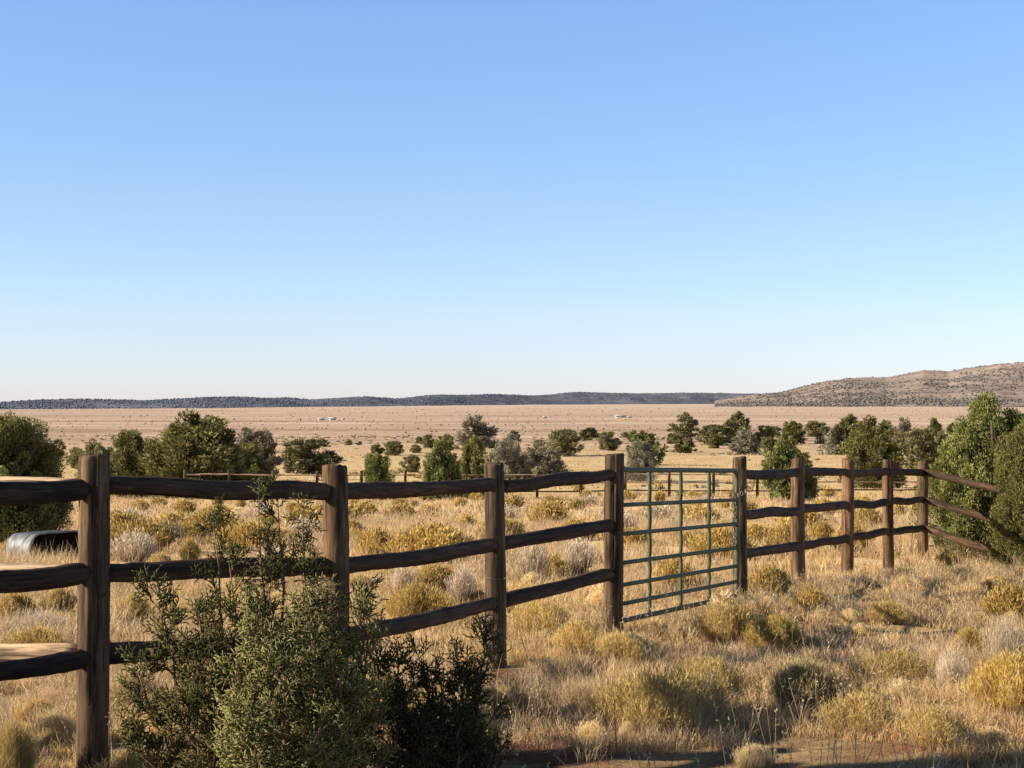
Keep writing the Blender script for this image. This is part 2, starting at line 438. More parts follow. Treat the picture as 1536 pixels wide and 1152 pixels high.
# ------------------------------------------------------------------ far houses on the plain
def house(px, py, wpx, hpx, label, sheds=1):
    D = depth_of_row(py); k = D / F
    x = (px - CX) * k; z = float(gz(x, D))
    o = empty('farm_building', (x, D, z), label, 'building', 'white buildings far out on the plain')
    w, h, d = wpx * k, hpx * k, wpx * k * .6
    def box(mb, x0, x1, y0, y1, z0, z1):
        v = [(x0, y0, z0), (x1, y0, z0), (x1, y1, z0), (x0, y1, z0), (x0, y0, z1), (x1, y0, z1), (x1, y1, z1), (x0, y1, z1)]
        f = [(0, 1, 5), (0, 5, 4), (1, 2, 6), (1, 6, 5), (2, 3, 7), (2, 7, 6), (3, 0, 4), (3, 4, 7), (4, 5, 6), (4, 6, 7)]
        mb.add(v, f)
    m = MB(); box(m, -w / 2, w / 2, -d / 2, d / 2, 0, h * .65); link('wall', m.mesh('wall', M_white), o)
    m = MB(); e = .3
    v = [(-w / 2 - e, -d / 2 - e, h * .63), (w / 2 + e, -d / 2 - e, h * .63), (w / 2 + e, d / 2 + e, h * .63), (-w / 2 - e, d / 2 + e, h * .63), (-w / 2 - e, 0, h), (w / 2 + e, 0, h)]
    m.add(v, [(0, 1, 5), (0, 5, 4), (2, 3, 4), (2, 4, 5), (0, 4, 3), (1, 2, 5)]); link('roof', m.mesh('roof', M_roof), o)
    for q in (-.28, .2):
        m = MB(); box(m, w * q - w * .06, w * q + w * .06, -d / 2 - .06, -d / 2 + .02, h * .22, h * .5); link('window', m.mesh('window', M_window), o)
house(482, 631, 9, 3.2, 'long low white building farthest left on the plain')
house(499, 630.5, 10, 4.2, 'taller white farmhouse right of the long low building')
house(515, 630.5, 4, 2.6, 'tiny white shed right of the white farmhouse')
house(817, 627.5, 5, 3, 'lone small white house on the plain near the middle')
house(931, 626.5, 17, 3.4, 'longest white barn on the plain above the gate')
house(944, 627, 6, 2.6, 'small white annex at the right end of the longest barn')

# ------------------------------------------------------------------ fence
def post_mesh(h, r, seed, cracks=True, k=28):
    rs = np.random.default_rng(seed)
    zs = np.concatenate([[-.25], np.linspace(0, h - .03, 14), [h - .008, h]])
    ang = np.arange(k) / k * 2 * np.pi
    V = []
    ov = 1 + .05 * np.sin(2 * ang + rs.random() * 6) + .025 * np.sin(3 * ang + rs.random() * 6) + rs.normal(size=k) * .008
    bend = rs.normal(size=2) * .008
    ck = [(int(rs.integers(k)), rs.uniform(.2, .9) * h, h + .1) for _ in range(2)] if cracks else []
    ck.append((int(round((math.pi * 1.14) / (2 * math.pi) * k)) % k, -.3, h + .1))   # long drying split down the side
    for i, z in enumerate(zs):
        rr = r * (1.03 - .06 * z / h) * ov + rs.normal(size=k) * .0012
        for (a, z0, z1) in ck:
            if z0 < z < z1: rr[a] *= .78
        if i == len(zs) - 1: rr = rr * .93
        cx, cy = bend * math.sin(z / h * 3)
        V.append(np.stack([cx + rr * np.cos(ang), cy + rr * np.sin(ang), np.full(k, z + (rs.normal() * .0 if i < len(zs) - 1 else 0))], 1))
    ta, tm = rs.random() * 6.28, rs.uniform(.004, .014)
    for q in (-1, -2, -3): V[q][:, 2] += tm * np.cos(ang - ta) + rs.normal(size=k) * .0025
    V = np.concatenate(V + [np.array([[0, 0, h + .002]])]); n = len(zs); Fc = []
    for i in range(n - 1):
        for j in range(k):
            a, b = i * k + j, i * k + (j + 1) % k
            Fc += [(a, b, b + k), (a, b + k, a + k)]
    for j in range(k): Fc.append(((n - 1) * k + j, (n - 1) * k + (j + 1) % k, n * k))
    mb = MB(); mb.add(V, Fc); return mb
def add_post(root, p, h, r, seed, mat=None, k=28):
    me = post_mesh(h, r, seed, k=k).mesh('post', mat or M_post, False)
    # smooth body, crisp splits
    o = link('post', me, root); o.location = p - root.location
    o.rotation_euler = (random.uniform(-.014, .014), random.uniform(-.014, .014), random.uniform(-.2, .2))
    return o
def add_rail(root, a, b, r, seed, mat=None, k=20, n=44, tenon=True, sag=.012):
    """a round log rail whose ends taper into the posts; built along its own X axis"""
    rs = np.random.default_rng(seed)
    a = Vector(a); b = Vector(b); L = (b - a).length
    t = np.linspace(0, 1, n)
    ex = np.array([0, .02, .045]) if tenon else np.array([0, .01, .02])
    t = np.unique(np.concatenate([ex, 1 - ex, t[1:-1]]))
    t = t[(t <= ex[-1]) | ((t > .07) & (t < .93)) | (t >= 1 - ex[-1])]
    rad = np.full(len(t), r) * (1 + .05 * np.sin(t * rs.uniform(4, 9) + rs.random() * 6)) + rs.normal(size=len(t)) * .0012
    if tenon:
        rad[0] = rad[-1] = r * .62; rad[1] = r * .80; rad[-2] = r * .80; rad[2] = rad[-3] = r * .95
    x = t * L
    bow = sag * rs.uniform(-.3, 1.6)
    y = rs.normal() * .012 * np.sin(t * np.pi) + rs.normal() * .006 * np.sin(t * 2 * np.pi + rs.random())
    z = -bow * np.sin(t * np.pi) + rs.normal() * .005 * np.sin(t * 3 * np.pi)
    mb = MB(); tube(mb, np.stack([x, y, z], 1), rad, k)
    if k > 10:      # knots, hewn flats and small hollows in the log surface
        v = mb.v[0]; m_ = len(t) * k; a_ = np.tile(np.arange(k) / k * 2 * np.pi, len(t)); tt = np.repeat(x, k)
        ax = np.stack([tt, np.repeat(y, k), np.repeat(z, k)], 1); q_ = v[:m_] - ax
        sc = 1 + (vn(tt * 1.2, a_ * .35, .22, seed) - .5) * .09 + rs.normal(size=m_) * .012
        for _ in range(3):
            kx, ka = rs.random() * L, rs.random() * 6.28
            dd_ = ((tt - kx) / .05) ** 2 + (((a_ - ka + np.pi) % (2 * np.pi) - np.pi) / .45) ** 2
            sc += .13 * np.exp(-dd_)
        v[:m_] = ax + q_ * sc[:, None]
    o = link('rail', mb.mesh('rail', mat or M_rail, True), root)
    o.location = a - root.location
    o.rotation_mode = 'QUATERNION'
    o.rotation_quaternion = (b - a).to_track_quat('X', 'Z') @ Matrix.Rotation(rs.random() * 6.28, 4, 'X').to_quaternion()
    if True:   # keep the sag downward: no roll for curved logs
        o.rotation_quaternion = (b - a).to_track_quat('X', 'Z')
    return o

POSTS = {1: (140, 684, .003175), 2: (500, 699, .00367), 3: (744, 695, .004545), 4: (919, 681, .00523), 5: (1110, 686, .00645),
         6: (1197, 688, .00721), 7: (1270, 689, .008), 8: (1332, 690, .00877), 9: (1384, 692, .00952)}
TOP = {k: at(px, py, q * F) for k, (px, py, q) in POSTS.items()}
TOP[0] = Vector((-2.95, 6.6, -.225)); TOP[10] = Vector((6.7, 22.75, -1.12))
TOP[-1] = Vector((-4.15, 8.35, -.27)); TOP[-2] = Vector((-6.3, 8.4, -.28))
HP = 1.4
RH = (.152, .552, .945)
H_of = {k: HP for k in TOP}; H_of[4] = 1.46; H_of[1] = 1.52; H_of[2] = 1.45; H_of[0] = 1.5
R_of = {1: .0755, 2: .0755, 3: .0735, 4: .074, 5: .069, 6: .078, 7: .076, 8: .069, 9: .073}
def fence(ids, label, name='log_rail_fence', posts=None, mat=None, jitter=.012):
    root = empty(name, TOP[ids[0]] - Vector((0, 0, HP)), label, 'fence')
    for i in ids:
        if posts is not None and i not in posts: continue
        p = add_post(root, TOP[i] - Vector((0, 0, H_of[i])), H_of[i], R_of.get(i, .074), 40 + i)
        if i == 3:
            for zz in (.62, .36, .2):
                mb = MB(); an = np.linspace(0, 2 * np.pi, 25)[:-1]
                tube(mb, np.stack([np.cos(an) * .079, np.sin(an) * .079, zz + .006 * np.sin(an * 2)], 1), .0016, 5, closed=True)
                tube(mb, [(.07, -.05, zz), (.1, -.075, zz + .012), (.125, -.085, zz - .006)], .0022, 5)
                link('wire_tie', mb.mesh('wire_tie', M_chain, True), p)
    for a, b in zip(ids[:-1], ids[1:]):
        for q, h in enumerate(RH):
            ja, jb = random.uniform(-jitter, jitter), random.uniform(-jitter, jitter)
            d = (TOP[b] - TOP[a]); d.z = 0; d.normalize()
            A = TOP[a] - Vector((0, 0, h + ja)) + d * .035; B = TOP[b] - Vector((0, 0, h + jb)) - d * .035
            add_rail(root, A, B, random.uniform(.046, .051), 100 + 10 * (a + 5) + q, mat, sag=.015)
    return root
fence([0, 1, 2, 3, 4], 'dark brown log rail fence in front, left of the green gate')
fence([5, 6, 7, 8, 9, 10], 'dark brown log rail fence running from the right gate post to the big juniper')
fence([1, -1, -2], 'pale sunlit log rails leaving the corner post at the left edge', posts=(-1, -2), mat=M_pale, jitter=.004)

def back_fence():
    xs = list(range(278, 1500, 66))
    pts = []
    for px in xs:
        D = 80 + (px - 345) / 1075 * 9
        x = (px - CX) * D / F
        pts.append(Vector((x, D, float(gz(x, D)) - .03)))
    root = empty('log_rail_fence', pts[0], 'low thin rail fence far back across the grass field', 'fence')
    pm = post_mesh(1.42, .07, 5, False, 10).mesh('post', M_post, False)
    for p in pts:
        o = link('post', pm, root); o.location = p - root.location; o.rotation_euler.z = random.random() * 6
    for a, b in zip(pts[:-1], pts[1:]):
        for q, h in enumerate((1.22, .82, .42)):
            add_rail(root, a + Vector((0, 0, h)), b + Vector((0, 0, h)), .033, random.randint(0, 9999), M_pale if q < 2 else M_post, k=7, n=5, tenon=False)
back_fence()

# ------------------------------------------------------------------ gate
def gate():
    P4, P5 = TOP[4], TOP[5]
    d = Vector((P5.x - P4.x, P5.y - P4.y, 0)); L0 = d.length; d.normalize()
    a = P4 + d * .1; L = L0 - .21
    zt0 = -(704.5 - HZ) * a.y / F; e = a + d * L
    zt1 = -(706 - HZ) * e.y / F
    base = Vector((a.x, a.y, zt0 - 1.2))
    root = empty('farm_gate', base, 'green tubular metal gate closing the gap between two fence posts', 'gate')
    slope = (zt1 - zt0) / L
    def P(s, h): return np.array([d.x * s, d.y * s, h + slope * s])      # h above gate bottom
    hs = [0, .135, .285, .46, .69, .92, 1.2]
    mb = MB(); r = .0215; c = .09
    path = []
    def corner(cx, cy, a0):
        for i in range(7):
            t = a0 + i / 6 * math.pi / 2
            path.append(P(cx + c * math.cos(t), cy + c * math.sin(t)))
    corner(L - c, 1.2 - c, 0); corner(c, 1.2 - c, math.pi / 2); corner(c, c, math.pi); corner(L - c, c, 1.5 * math.pi)
    tube(mb, path, r, 12, closed=True)
    link('gate_frame', mb.mesh('gate_frame', M_green, True), root)
    nrm = np.array([d.y, -d.x, 0])
    for h in hs[1:-1]:
        mb = MB(); s = np.linspace(.0, L, 9)
        tube(mb, [P(q, h) for q in s], .018, 10); link('crossbar', mb.mesh('crossbar', M_green, True), root)
    for q in (.25, .5, .75):
        mb = MB(); hh = np.linspace(0, 1.2, 40)
        # each upright is dimpled where it crosses a bar, so it weaves past it
        pts = []
        for h in hh:
            w = max(math.exp(-((h - x) / .035) ** 2) for x in hs)
            pts.append(P(q * L, h) - nrm * (.018 + .008 * w))
        tube(mb, pts, .017, 10); link('upright', mb.mesh('upright', M_green, True), root)
    for h in (.25, .98):
        mb = MB(); s0 = P(.0, h)
        tube(mb, [P(-.09, h), P(-.03, h), P(.0, h)], .011, 8)
        tube(mb, [P(-.012, h - .03), P(-.012, h + .03)], .02, 10)
        link('hinge', mb.mesh('hinge', M_chain, True), root)
    # chain hanging round the latch post
    o = empty('latch_chain', base + Vector(P(L + .02, .95)), 'rusty chain hanging where the green gate meets its right post', 'chain')
    mb = MB()
    pts = []
    for i in range(15): pts.append(np.array([-.045 - .01 * math.sin(i), -.03 + .006 * math.sin(i * 2.1), .02 - i * .034]))
    for i in range(6): pts.append(np.array([-.04 + .035 * i, -.075 - .012 * math.sin(i * .7), .0 + .018 * i]))
    for i, p in enumerate(pts):
        an = np.linspace(0, 2 * np.pi, 13)[:-1]
        u = np.array([1, 0, 0]) if i % 2 else np.array([0, 1, 0])
        v = np.array([0, 0, 1.])
        tube(mb, [p + u * .0125 * math.cos(t) + v * .021 * math.sin(t) for t in an], .0042, 6, closed=True)
    link('chain_links', mb.mesh('chain_links', M_chain, True), o)
gate()

# ------------------------------------------------------------------ stock tank on its side
def tank():
    D = 25.5; cx = (88 - CX) * D / F; z0 = float(gz(cx, D))
    root = empty('stock_tank', (cx, D, z0), 'galvanised metal stock tank lying on its side by the left juniper', 'tank')
    nrm = np.array([.8, -.6, 0]); lng = np.array([.6, .8, 0]); up = np.array([0, 0, 1.])
    a, b = .30, .22; dep = .56      # half straight length, radius
    def ring(s, k=1.0, grow=0):
        pts = []
        for i in range(17):
            t = -math.pi / 2 + i / 16 * math.pi
            pts.append((a + (b + grow) * math.cos(t) * k, (b + grow) * math.sin(t) * k))
        for i in range(17):
            t = math.pi / 2 + i / 16 * math.pi
            pts.append((-a + (b + grow) * math.cos(t) * k, (b + grow) * math.sin(t) * k))
        return np.array([lng * p + up * (q + b - .05) - nrm * s for p, q in pts])
    ss, gr = [0, .03, .045, .06, .075, .16, .175, .19, .205, .3, .315, .33, .345, .45, .465, .48, .495, dep], [0, 0, .012, .012, 0, 0, .012, .012, 0, 0, .01, .01, 0, 0, .01, .01, 0, 0]
    rings = [ring(s, 1, g - .02 * s) for s, g in zip(ss, gr)]
    V = np.concatenate(rings + [ring(dep - .005, .001)[:1] * 0 + (up * (b - .03) - nrm * dep)[None]]); k = 34; Fc = []
    for i in range(len(rings) - 1):
        for j in range(k):
            p, q = i * k + j, i * k + (j + 1) % k
            Fc += [(p, q, q + k), (p, q + k, p + k)]
    m = len(rings) * k
    for j in range(k): Fc.append((m, m - k + j, m - k + (j + 1) % k))
    mb = MB(); mb.add(V, Fc); link('tank_shell', mb.mesh('tank_shell', M_galv, True), root)
    inner = [ring(s_, 1, -.012) for s_ in (.004, dep - .02)] ; c_ = inner[1].mean(0)[None]
    mb = MB(); V = np.concatenate(inner + [c_]); Fc = []
    for j in range(k):
        q = (j + 1) % k; Fc += [(j, k + q, q), (j, k + j, k + q), (k + j, 2 * k, k + q)]
    mb.add(V, Fc); link('tank_inside', mb.mesh('tank_inside', M_inside, True), root)
    mb = MB(); tube(mb, ring(-.004, 1, .006), .014, 8, closed=True); link('rim', mb.mesh('rim', M_galv, True), root)
tank()

# ------------------------------------------------------------------ shrubs of the field
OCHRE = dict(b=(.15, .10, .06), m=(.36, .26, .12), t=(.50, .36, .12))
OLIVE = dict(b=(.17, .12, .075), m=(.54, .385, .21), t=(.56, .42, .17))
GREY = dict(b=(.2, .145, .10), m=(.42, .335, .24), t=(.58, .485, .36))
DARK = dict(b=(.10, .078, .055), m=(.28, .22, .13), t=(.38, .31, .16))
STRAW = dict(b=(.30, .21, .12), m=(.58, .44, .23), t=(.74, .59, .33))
def shrub_mesh(name, n, w, pal, seed, flat=.75, heads=2, curl=.2, up=.35):
    """unit dome (radius .5, height 1) of fine radiating stems"""
    rs = np.random.default_rng(seed)
    az = rs.random(n) * 2 * np.pi; u = rs.random(n) ** .8
    th = u * (1.0 if pal is GREY else 1.25)
    rr = 1 - (.5 if pal is GREY else .28) * rs.random(n) ** 1.5
    lob = .84 + .16 * np.sin(az * 3 + seed) * u + .10 * np.sin(az * 5 + seed * 2.1) * u + .06 * rs.normal(size=n)
    rr = rr * lob
    tip = np.stack([.5 * np.sin(th) * np.cos(az) * rr, .5 * np.sin(th) * np.sin(az) * rr, (np.cos(th) * (1 - .15 * flat) + .12) * rr], 1)
    base = np.stack([tip[:, 0] * .28 + rs.normal(size=n) * .025, tip[:, 1] * .28 + rs.normal(size=n) * .025, np.full(n, -.06)], 1)
    tip += rs.normal(size=(n, 3)) * .025
    mid = base * .5 + tip * .5 + np.stack([tip[:, 0] * .12, tip[:, 1] * .12, rs.normal(size=n) * .03 - .0], 1)
    a2 = rs.random(n) * 6.28
    s = np.stack([np.cos(a2), np.sin(a2), 0 * a2], 1) * w / 2
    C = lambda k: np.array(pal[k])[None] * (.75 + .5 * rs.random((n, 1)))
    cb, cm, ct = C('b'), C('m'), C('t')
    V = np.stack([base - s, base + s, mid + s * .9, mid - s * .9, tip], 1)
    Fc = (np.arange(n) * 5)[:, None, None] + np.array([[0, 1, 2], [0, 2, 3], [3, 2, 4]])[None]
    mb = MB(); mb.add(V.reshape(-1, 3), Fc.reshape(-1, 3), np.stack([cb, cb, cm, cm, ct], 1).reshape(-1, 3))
    for q in range(heads):        # short side twigs / flower heads toward the tips
        t = rs.uniform(.55, 1, (n, 1)); p = mid * (1 - t) + tip * t
        d = (tip - mid) + rs.normal(size=(n, 3)) * .12; d[:, 2] += .1
        d /= np.linalg.norm(d, axis=1, keepdims=True)
        ln = rs.uniform(.05, .12, (n, 1)) + w
        a3 = rs.random(n) * 6.28; s3 = np.stack([np.cos(a3), np.sin(a3), 0 * a3], 1) * w * .75
        V = np.stack([p - s3 * .5, p + s3 * .5, p + d * ln * .7 + s3, p + d * ln * 1.0 - s3 * .6], 1)
        Fc = (np.arange(n) * 4)[:, None, None] + np.array([[0, 1, 2], [0, 2, 3]])[None]
        mb.add(V.reshape(-1, 3), Fc.reshape(-1, 3), np.repeat(C('t')[:, None], 4, 1).reshape(-1, 3))
    return mb.mesh(name, M_shrub)
SHR = {}
PALS = dict(ochre=OCHRE, olive=OLIVE, grey=GREY, dark=DARK, straw=STRAW)
def shrub_proto(kind, lod, var):
    key = (kind, lod, var)
    if key not in SHR:
        n, w = {'near': (5200, .0052), 'mid': (1700, .014), 'far': (420, .034)}[lod]
        if kind == 'grey': n, w = int(n * .45), w * .75
        if kind in ('olive', 'straw') and lod == 'near': n = int(n * .6)
        SHR[key] = shrub_mesh('shrub_stems', n, w, PALS[kind], abs(hash(key[0])) % 1 + var * 7 + {'ochre': 1, 'olive': 2, 'grey': 3, 'dark': 4, 'straw': 5}[kind],
                              heads=(1 if kind in ('grey', 'straw') else 2) if lod != 'far' else 1)
    return SHR[key]
NAME = dict(ochre='rabbitbrush', olive='rabbitbrush', grey='dead_shrub', dark='rabbitbrush', straw='grass_clump')
CAT = dict(ochre='shrub', olive='shrub', grey='shrub', dark='shrub', straw='grass clump')
def shrub(kind, px, pbase, wpx, hpx, label, group=None, D=None, var=None):
    D = D or depth_of_row(pbase); x = (px - CX) * D / F
    if kind == 'grey': hpx *= 1.05
    lod = 'near' if D < 15 else 'mid' if D < 34 else 'far'
    v = random.randint(0, 2) if var is None else var
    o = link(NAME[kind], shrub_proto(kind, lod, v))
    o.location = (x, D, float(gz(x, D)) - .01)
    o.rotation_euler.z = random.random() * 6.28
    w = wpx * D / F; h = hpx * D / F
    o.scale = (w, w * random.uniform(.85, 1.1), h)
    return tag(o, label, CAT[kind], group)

NEARG = 'bushes in the foreground grass'
shrub('olive', 972, 1094, 232, 112, 'big rounded olive rabbitbrush below the green gate, widest bush in the foreground', NEARG, var=0)
shrub('olive', 1030, 1078, 150, 84, 'lower tan half bush touching the right side of the widest foreground bush', NEARG, var=1)
shrub('dark', 1205, 1062, 130, 84, 'dark shaded olive bush at right foreground under the fence posts', NEARG)
shrub('ochre', 1520, 1078, 175, 110, 'bright yellow rabbitbrush cut by the right edge, low in the photo', NEARG)
shrub('grey', 1425, 1040, 78, 78, 'pale grey leafless bush left of the bright yellow bush at right edge', NEARG)
shrub('grey', 1508, 1000, 110, 92, 'pinkish grey bush at right edge above the bright yellow bush', NEARG)
shrub('ochre', 1452, 975, 70, 50, 'small yellow bush left of the pinkish grey bush at right edge', NEARG)
shrub('ochre', 1515, 925, 90, 66, 'yellow bush at right edge under the big juniper', NEARG)
shrub('olive', 1090, 962, 125, 70, 'yellow olive bush in front of the right gate post', NEARG)
shrub('ochre', 1160, 972, 110, 66, 'golden bush in front of the first fence post right of the gate', NEARG)
shrub('ochre', 1216, 920, 62, 42, 'small yellow bush at the foot of the second post right of the gate', NEARG)
shrub('ochre', 1152, 895, 80, 56, 'yellow bush behind the lowest rail just right of the gate', NEARG)
shrub('olive', 812, 948, 118, 62, 'olive yellow bush under the lowest rail left of the gate', NEARG)
shrub('ochre', 1012, 888, 76, 56, 'golden bush seen through the bottom of the gate', NEARG)
shrub('ochre', 628, 932, 128, 68, 'broad yellow bush behind the lowest rail beside the tall foreground juniper', NEARG)
shrub('ochre', 655, 892, 90, 50, 'golden bush between the middle and lowest rails left of the third post', NEARG)
shrub('grey', 694, 905, 72, 62, 'whitish grey bush left of the third fence post', NEARG)
shrub('grey', 605, 895, 66, 56, 'whitish grey bush above the broad yellow bush', NEARG)
shrub('grey', 800, 872, 84, 66, 'tall whitish grey bush between the rails left of the gate post', NEARG)
shrub('grey', 868, 866, 78, 64, 'whitish grey bush against the left gate post', NEARG)
shrub('ochre', 830, 868, 60, 40, 'small golden bush between the two whitish bushes near the gate', NEARG)
shrub('ochre', 24, 930, 72, 44, 'yellow bush under the middle rail at the left edge', NEARG)
shrub('olive', 88, 928, 62, 48, 'greenish bush against the left corner post', NEARG)
shrub('ochre', 56, 990, 135, 56, 'wide yellow bush above the lowest rail at the left edge', NEARG)
shrub('grey', 60, 955, 130, 50, 'mauve grey bush above the wide yellow bush at the left edge', NEARG)
shrub('ochre', 200, 940, 62, 52, 'bright yellow bush right of the left corner post', NEARG)
shrub('olive', 20, 1170, 90, 110, 'green grey bush in the bottom left corner', NEARG)
shrub('straw', 84, 1118, 100, 62, 'golden grass clump left of the corner post foot', NEARG)
shrub('ochre', 205, 1185, 90, 80, 'yellow green bush at the bottom edge right of the corner post', NEARG)
shrub('straw', 200, 1060, 110, 70, 'straw coloured grass clump left of the foreground juniper', NEARG)
shrub('straw', 940, 1108, 40, 42, 'pale spiky grass clump at the front foot of the widest foreground bush', NEARG)
shrub('straw', 1130, 1142, 80, 46, 'pale grass clump on the shaded soil at the bottom edge', NEARG)
shrub('olive', 745, 1072, 80, 50, 'small olive tuft on the soil right of the juniper', NEARG)
shrub('olive', 640, 1142, 150, 130, 'olive bush added behind the lower dark juniper to cast shade on the soil', NEARG)  # added mostly hidden, so its shadow darkens the soil to the right
shrub('olive', 715, 1128, 120, 92, 'low olive bush added at the right foot of the lower dark juniper to cast shade', NEARG)  # second bush added to carry that shade along the soil
for px, pb, w, h, lb in [(866, 985, 95, 62, 'first tan olive tuft bush added for the diagonal shadow streak below the left gate post'), (925, 1004, 105, 60, 'second tan olive tuft bush added for the diagonal shadow streak below the left gate post'),  # these two are added along a diagonal to form a shadow streak
                         (1062, 1040, 120, 66, 'tan olive bush added between the widest foreground bush and the dark bush, continuing the shadow streak'), (1345, 1015, 120, 60, 'olive tan bush in open grass right of the dark shaded bush'),  # the left one continues the added row that forms the streak
                         (1290, 1098, 150, 74, 'broad tan bush in front of the dark shaded bush'), (1400, 1125, 130, 70, 'tan olive bush at the bottom edge left of the bright yellow bush'), (1330, 935, 90, 42, 'low olive bush below the last fence posts')]:
    shrub('olive', px, pb, w, h, lb, NEARG)
rs3 = np.random.default_rng(5)
for _ in range(70):
    D_ = math.sqrt(rs3.uniform(8.6 ** 2, 21 ** 2)); x_ = rs3.uniform(-.3, .32) * D_; w_ = rs3.uniform(.16, .42); h_ = w_ * rs3.uniform(.4, .7)
    k_ = 'straw' if rs3.random() < .75 else 'olive'
    shrub(k_, CX + x_ * F / D_, 0, w_ * F / D_, h_ * F / D_, 'small straw coloured grass clump in the foreground grass' if k_ == 'straw' else 'small olive tan bushlet in the foreground grass',
          'small grass clumps in the foreground' if k_ == 'straw' else 'small bushlets in the foreground', D=D_)
FG = 'yellow rabbitbrush clumps in the field beyond the fence'
FL = 'golden yellow rabbitbrush clump in the dry field behind the rail fence'
for px, pb, w, h in [(548, 771, 48, 22), (643, 774, 46, 18), (610, 822, 58, 24), (536, 812, 30, 16), (700, 790, 36, 22), (829, 763, 48, 20),
                     (864, 765, 36, 20), (880, 748, 26, 16), (1001, 774, 18, 12), (1232, 812, 50, 30), (1236, 778, 36, 16), (83, 796, 54, 28),
                     (176, 793, 38, 26), (200, 790, 24, 18), (258, 793, 62, 26), (318, 785, 62, 26), (204, 832, 28, 24), (285, 840, 44, 34),
                     (1040, 748, 30, 14), (940, 750, 36, 16), (990, 752, 26, 16), (715, 752, 28, 16), (1345, 776, 34, 22), (1400, 800, 40, 20),
                     (330, 772, 40, 18), (480, 775, 40, 18), (400, 790, 50, 22), (440, 770, 34, 16), (905, 805, 40, 22), (1085, 800, 36, 20),
                     (1105, 770, 32, 16), (960, 815, 36, 20), (770, 800, 42, 22), (690, 760, 30, 15), (600, 762, 34, 16), (120, 830, 40, 22),
                     (150, 840, 34, 20), (240, 855, 40, 26), (20, 830, 40, 22), (1290, 800, 36, 22), (1420, 850, 50, 30), (1030, 820, 40, 24)]:
    shrub('ochre' if random.random() < .8 else 'olive', px, pb, w * 1.05, h * 1.1, FL, FG)
used = 0
GG = 'grey dry bushes in the field beyond the fence'; GL = 'greyish dry leafless bush in the field behind the rail fence'
rs2 = np.random.default_rng(21)
while used < 95:
    pb = 738 + 110 * rs2.random() ** 1.3; px = rs2.uniform(-60, 1600)
    D = depth_of_row(pb); k = F / D
    kind = 'ochre' if rs2.random() < .72 else 'grey'
    hh = rs2.uniform(.32, .62); ww = hh * rs2.uniform(1.5, 2.6)
    if kind == 'grey': hh *= .9
    shrub(kind, px, pb, ww * k, hh * k, FL if kind == 'ochre' else GL, FG if kind == 'ochre' else GG); used += 1

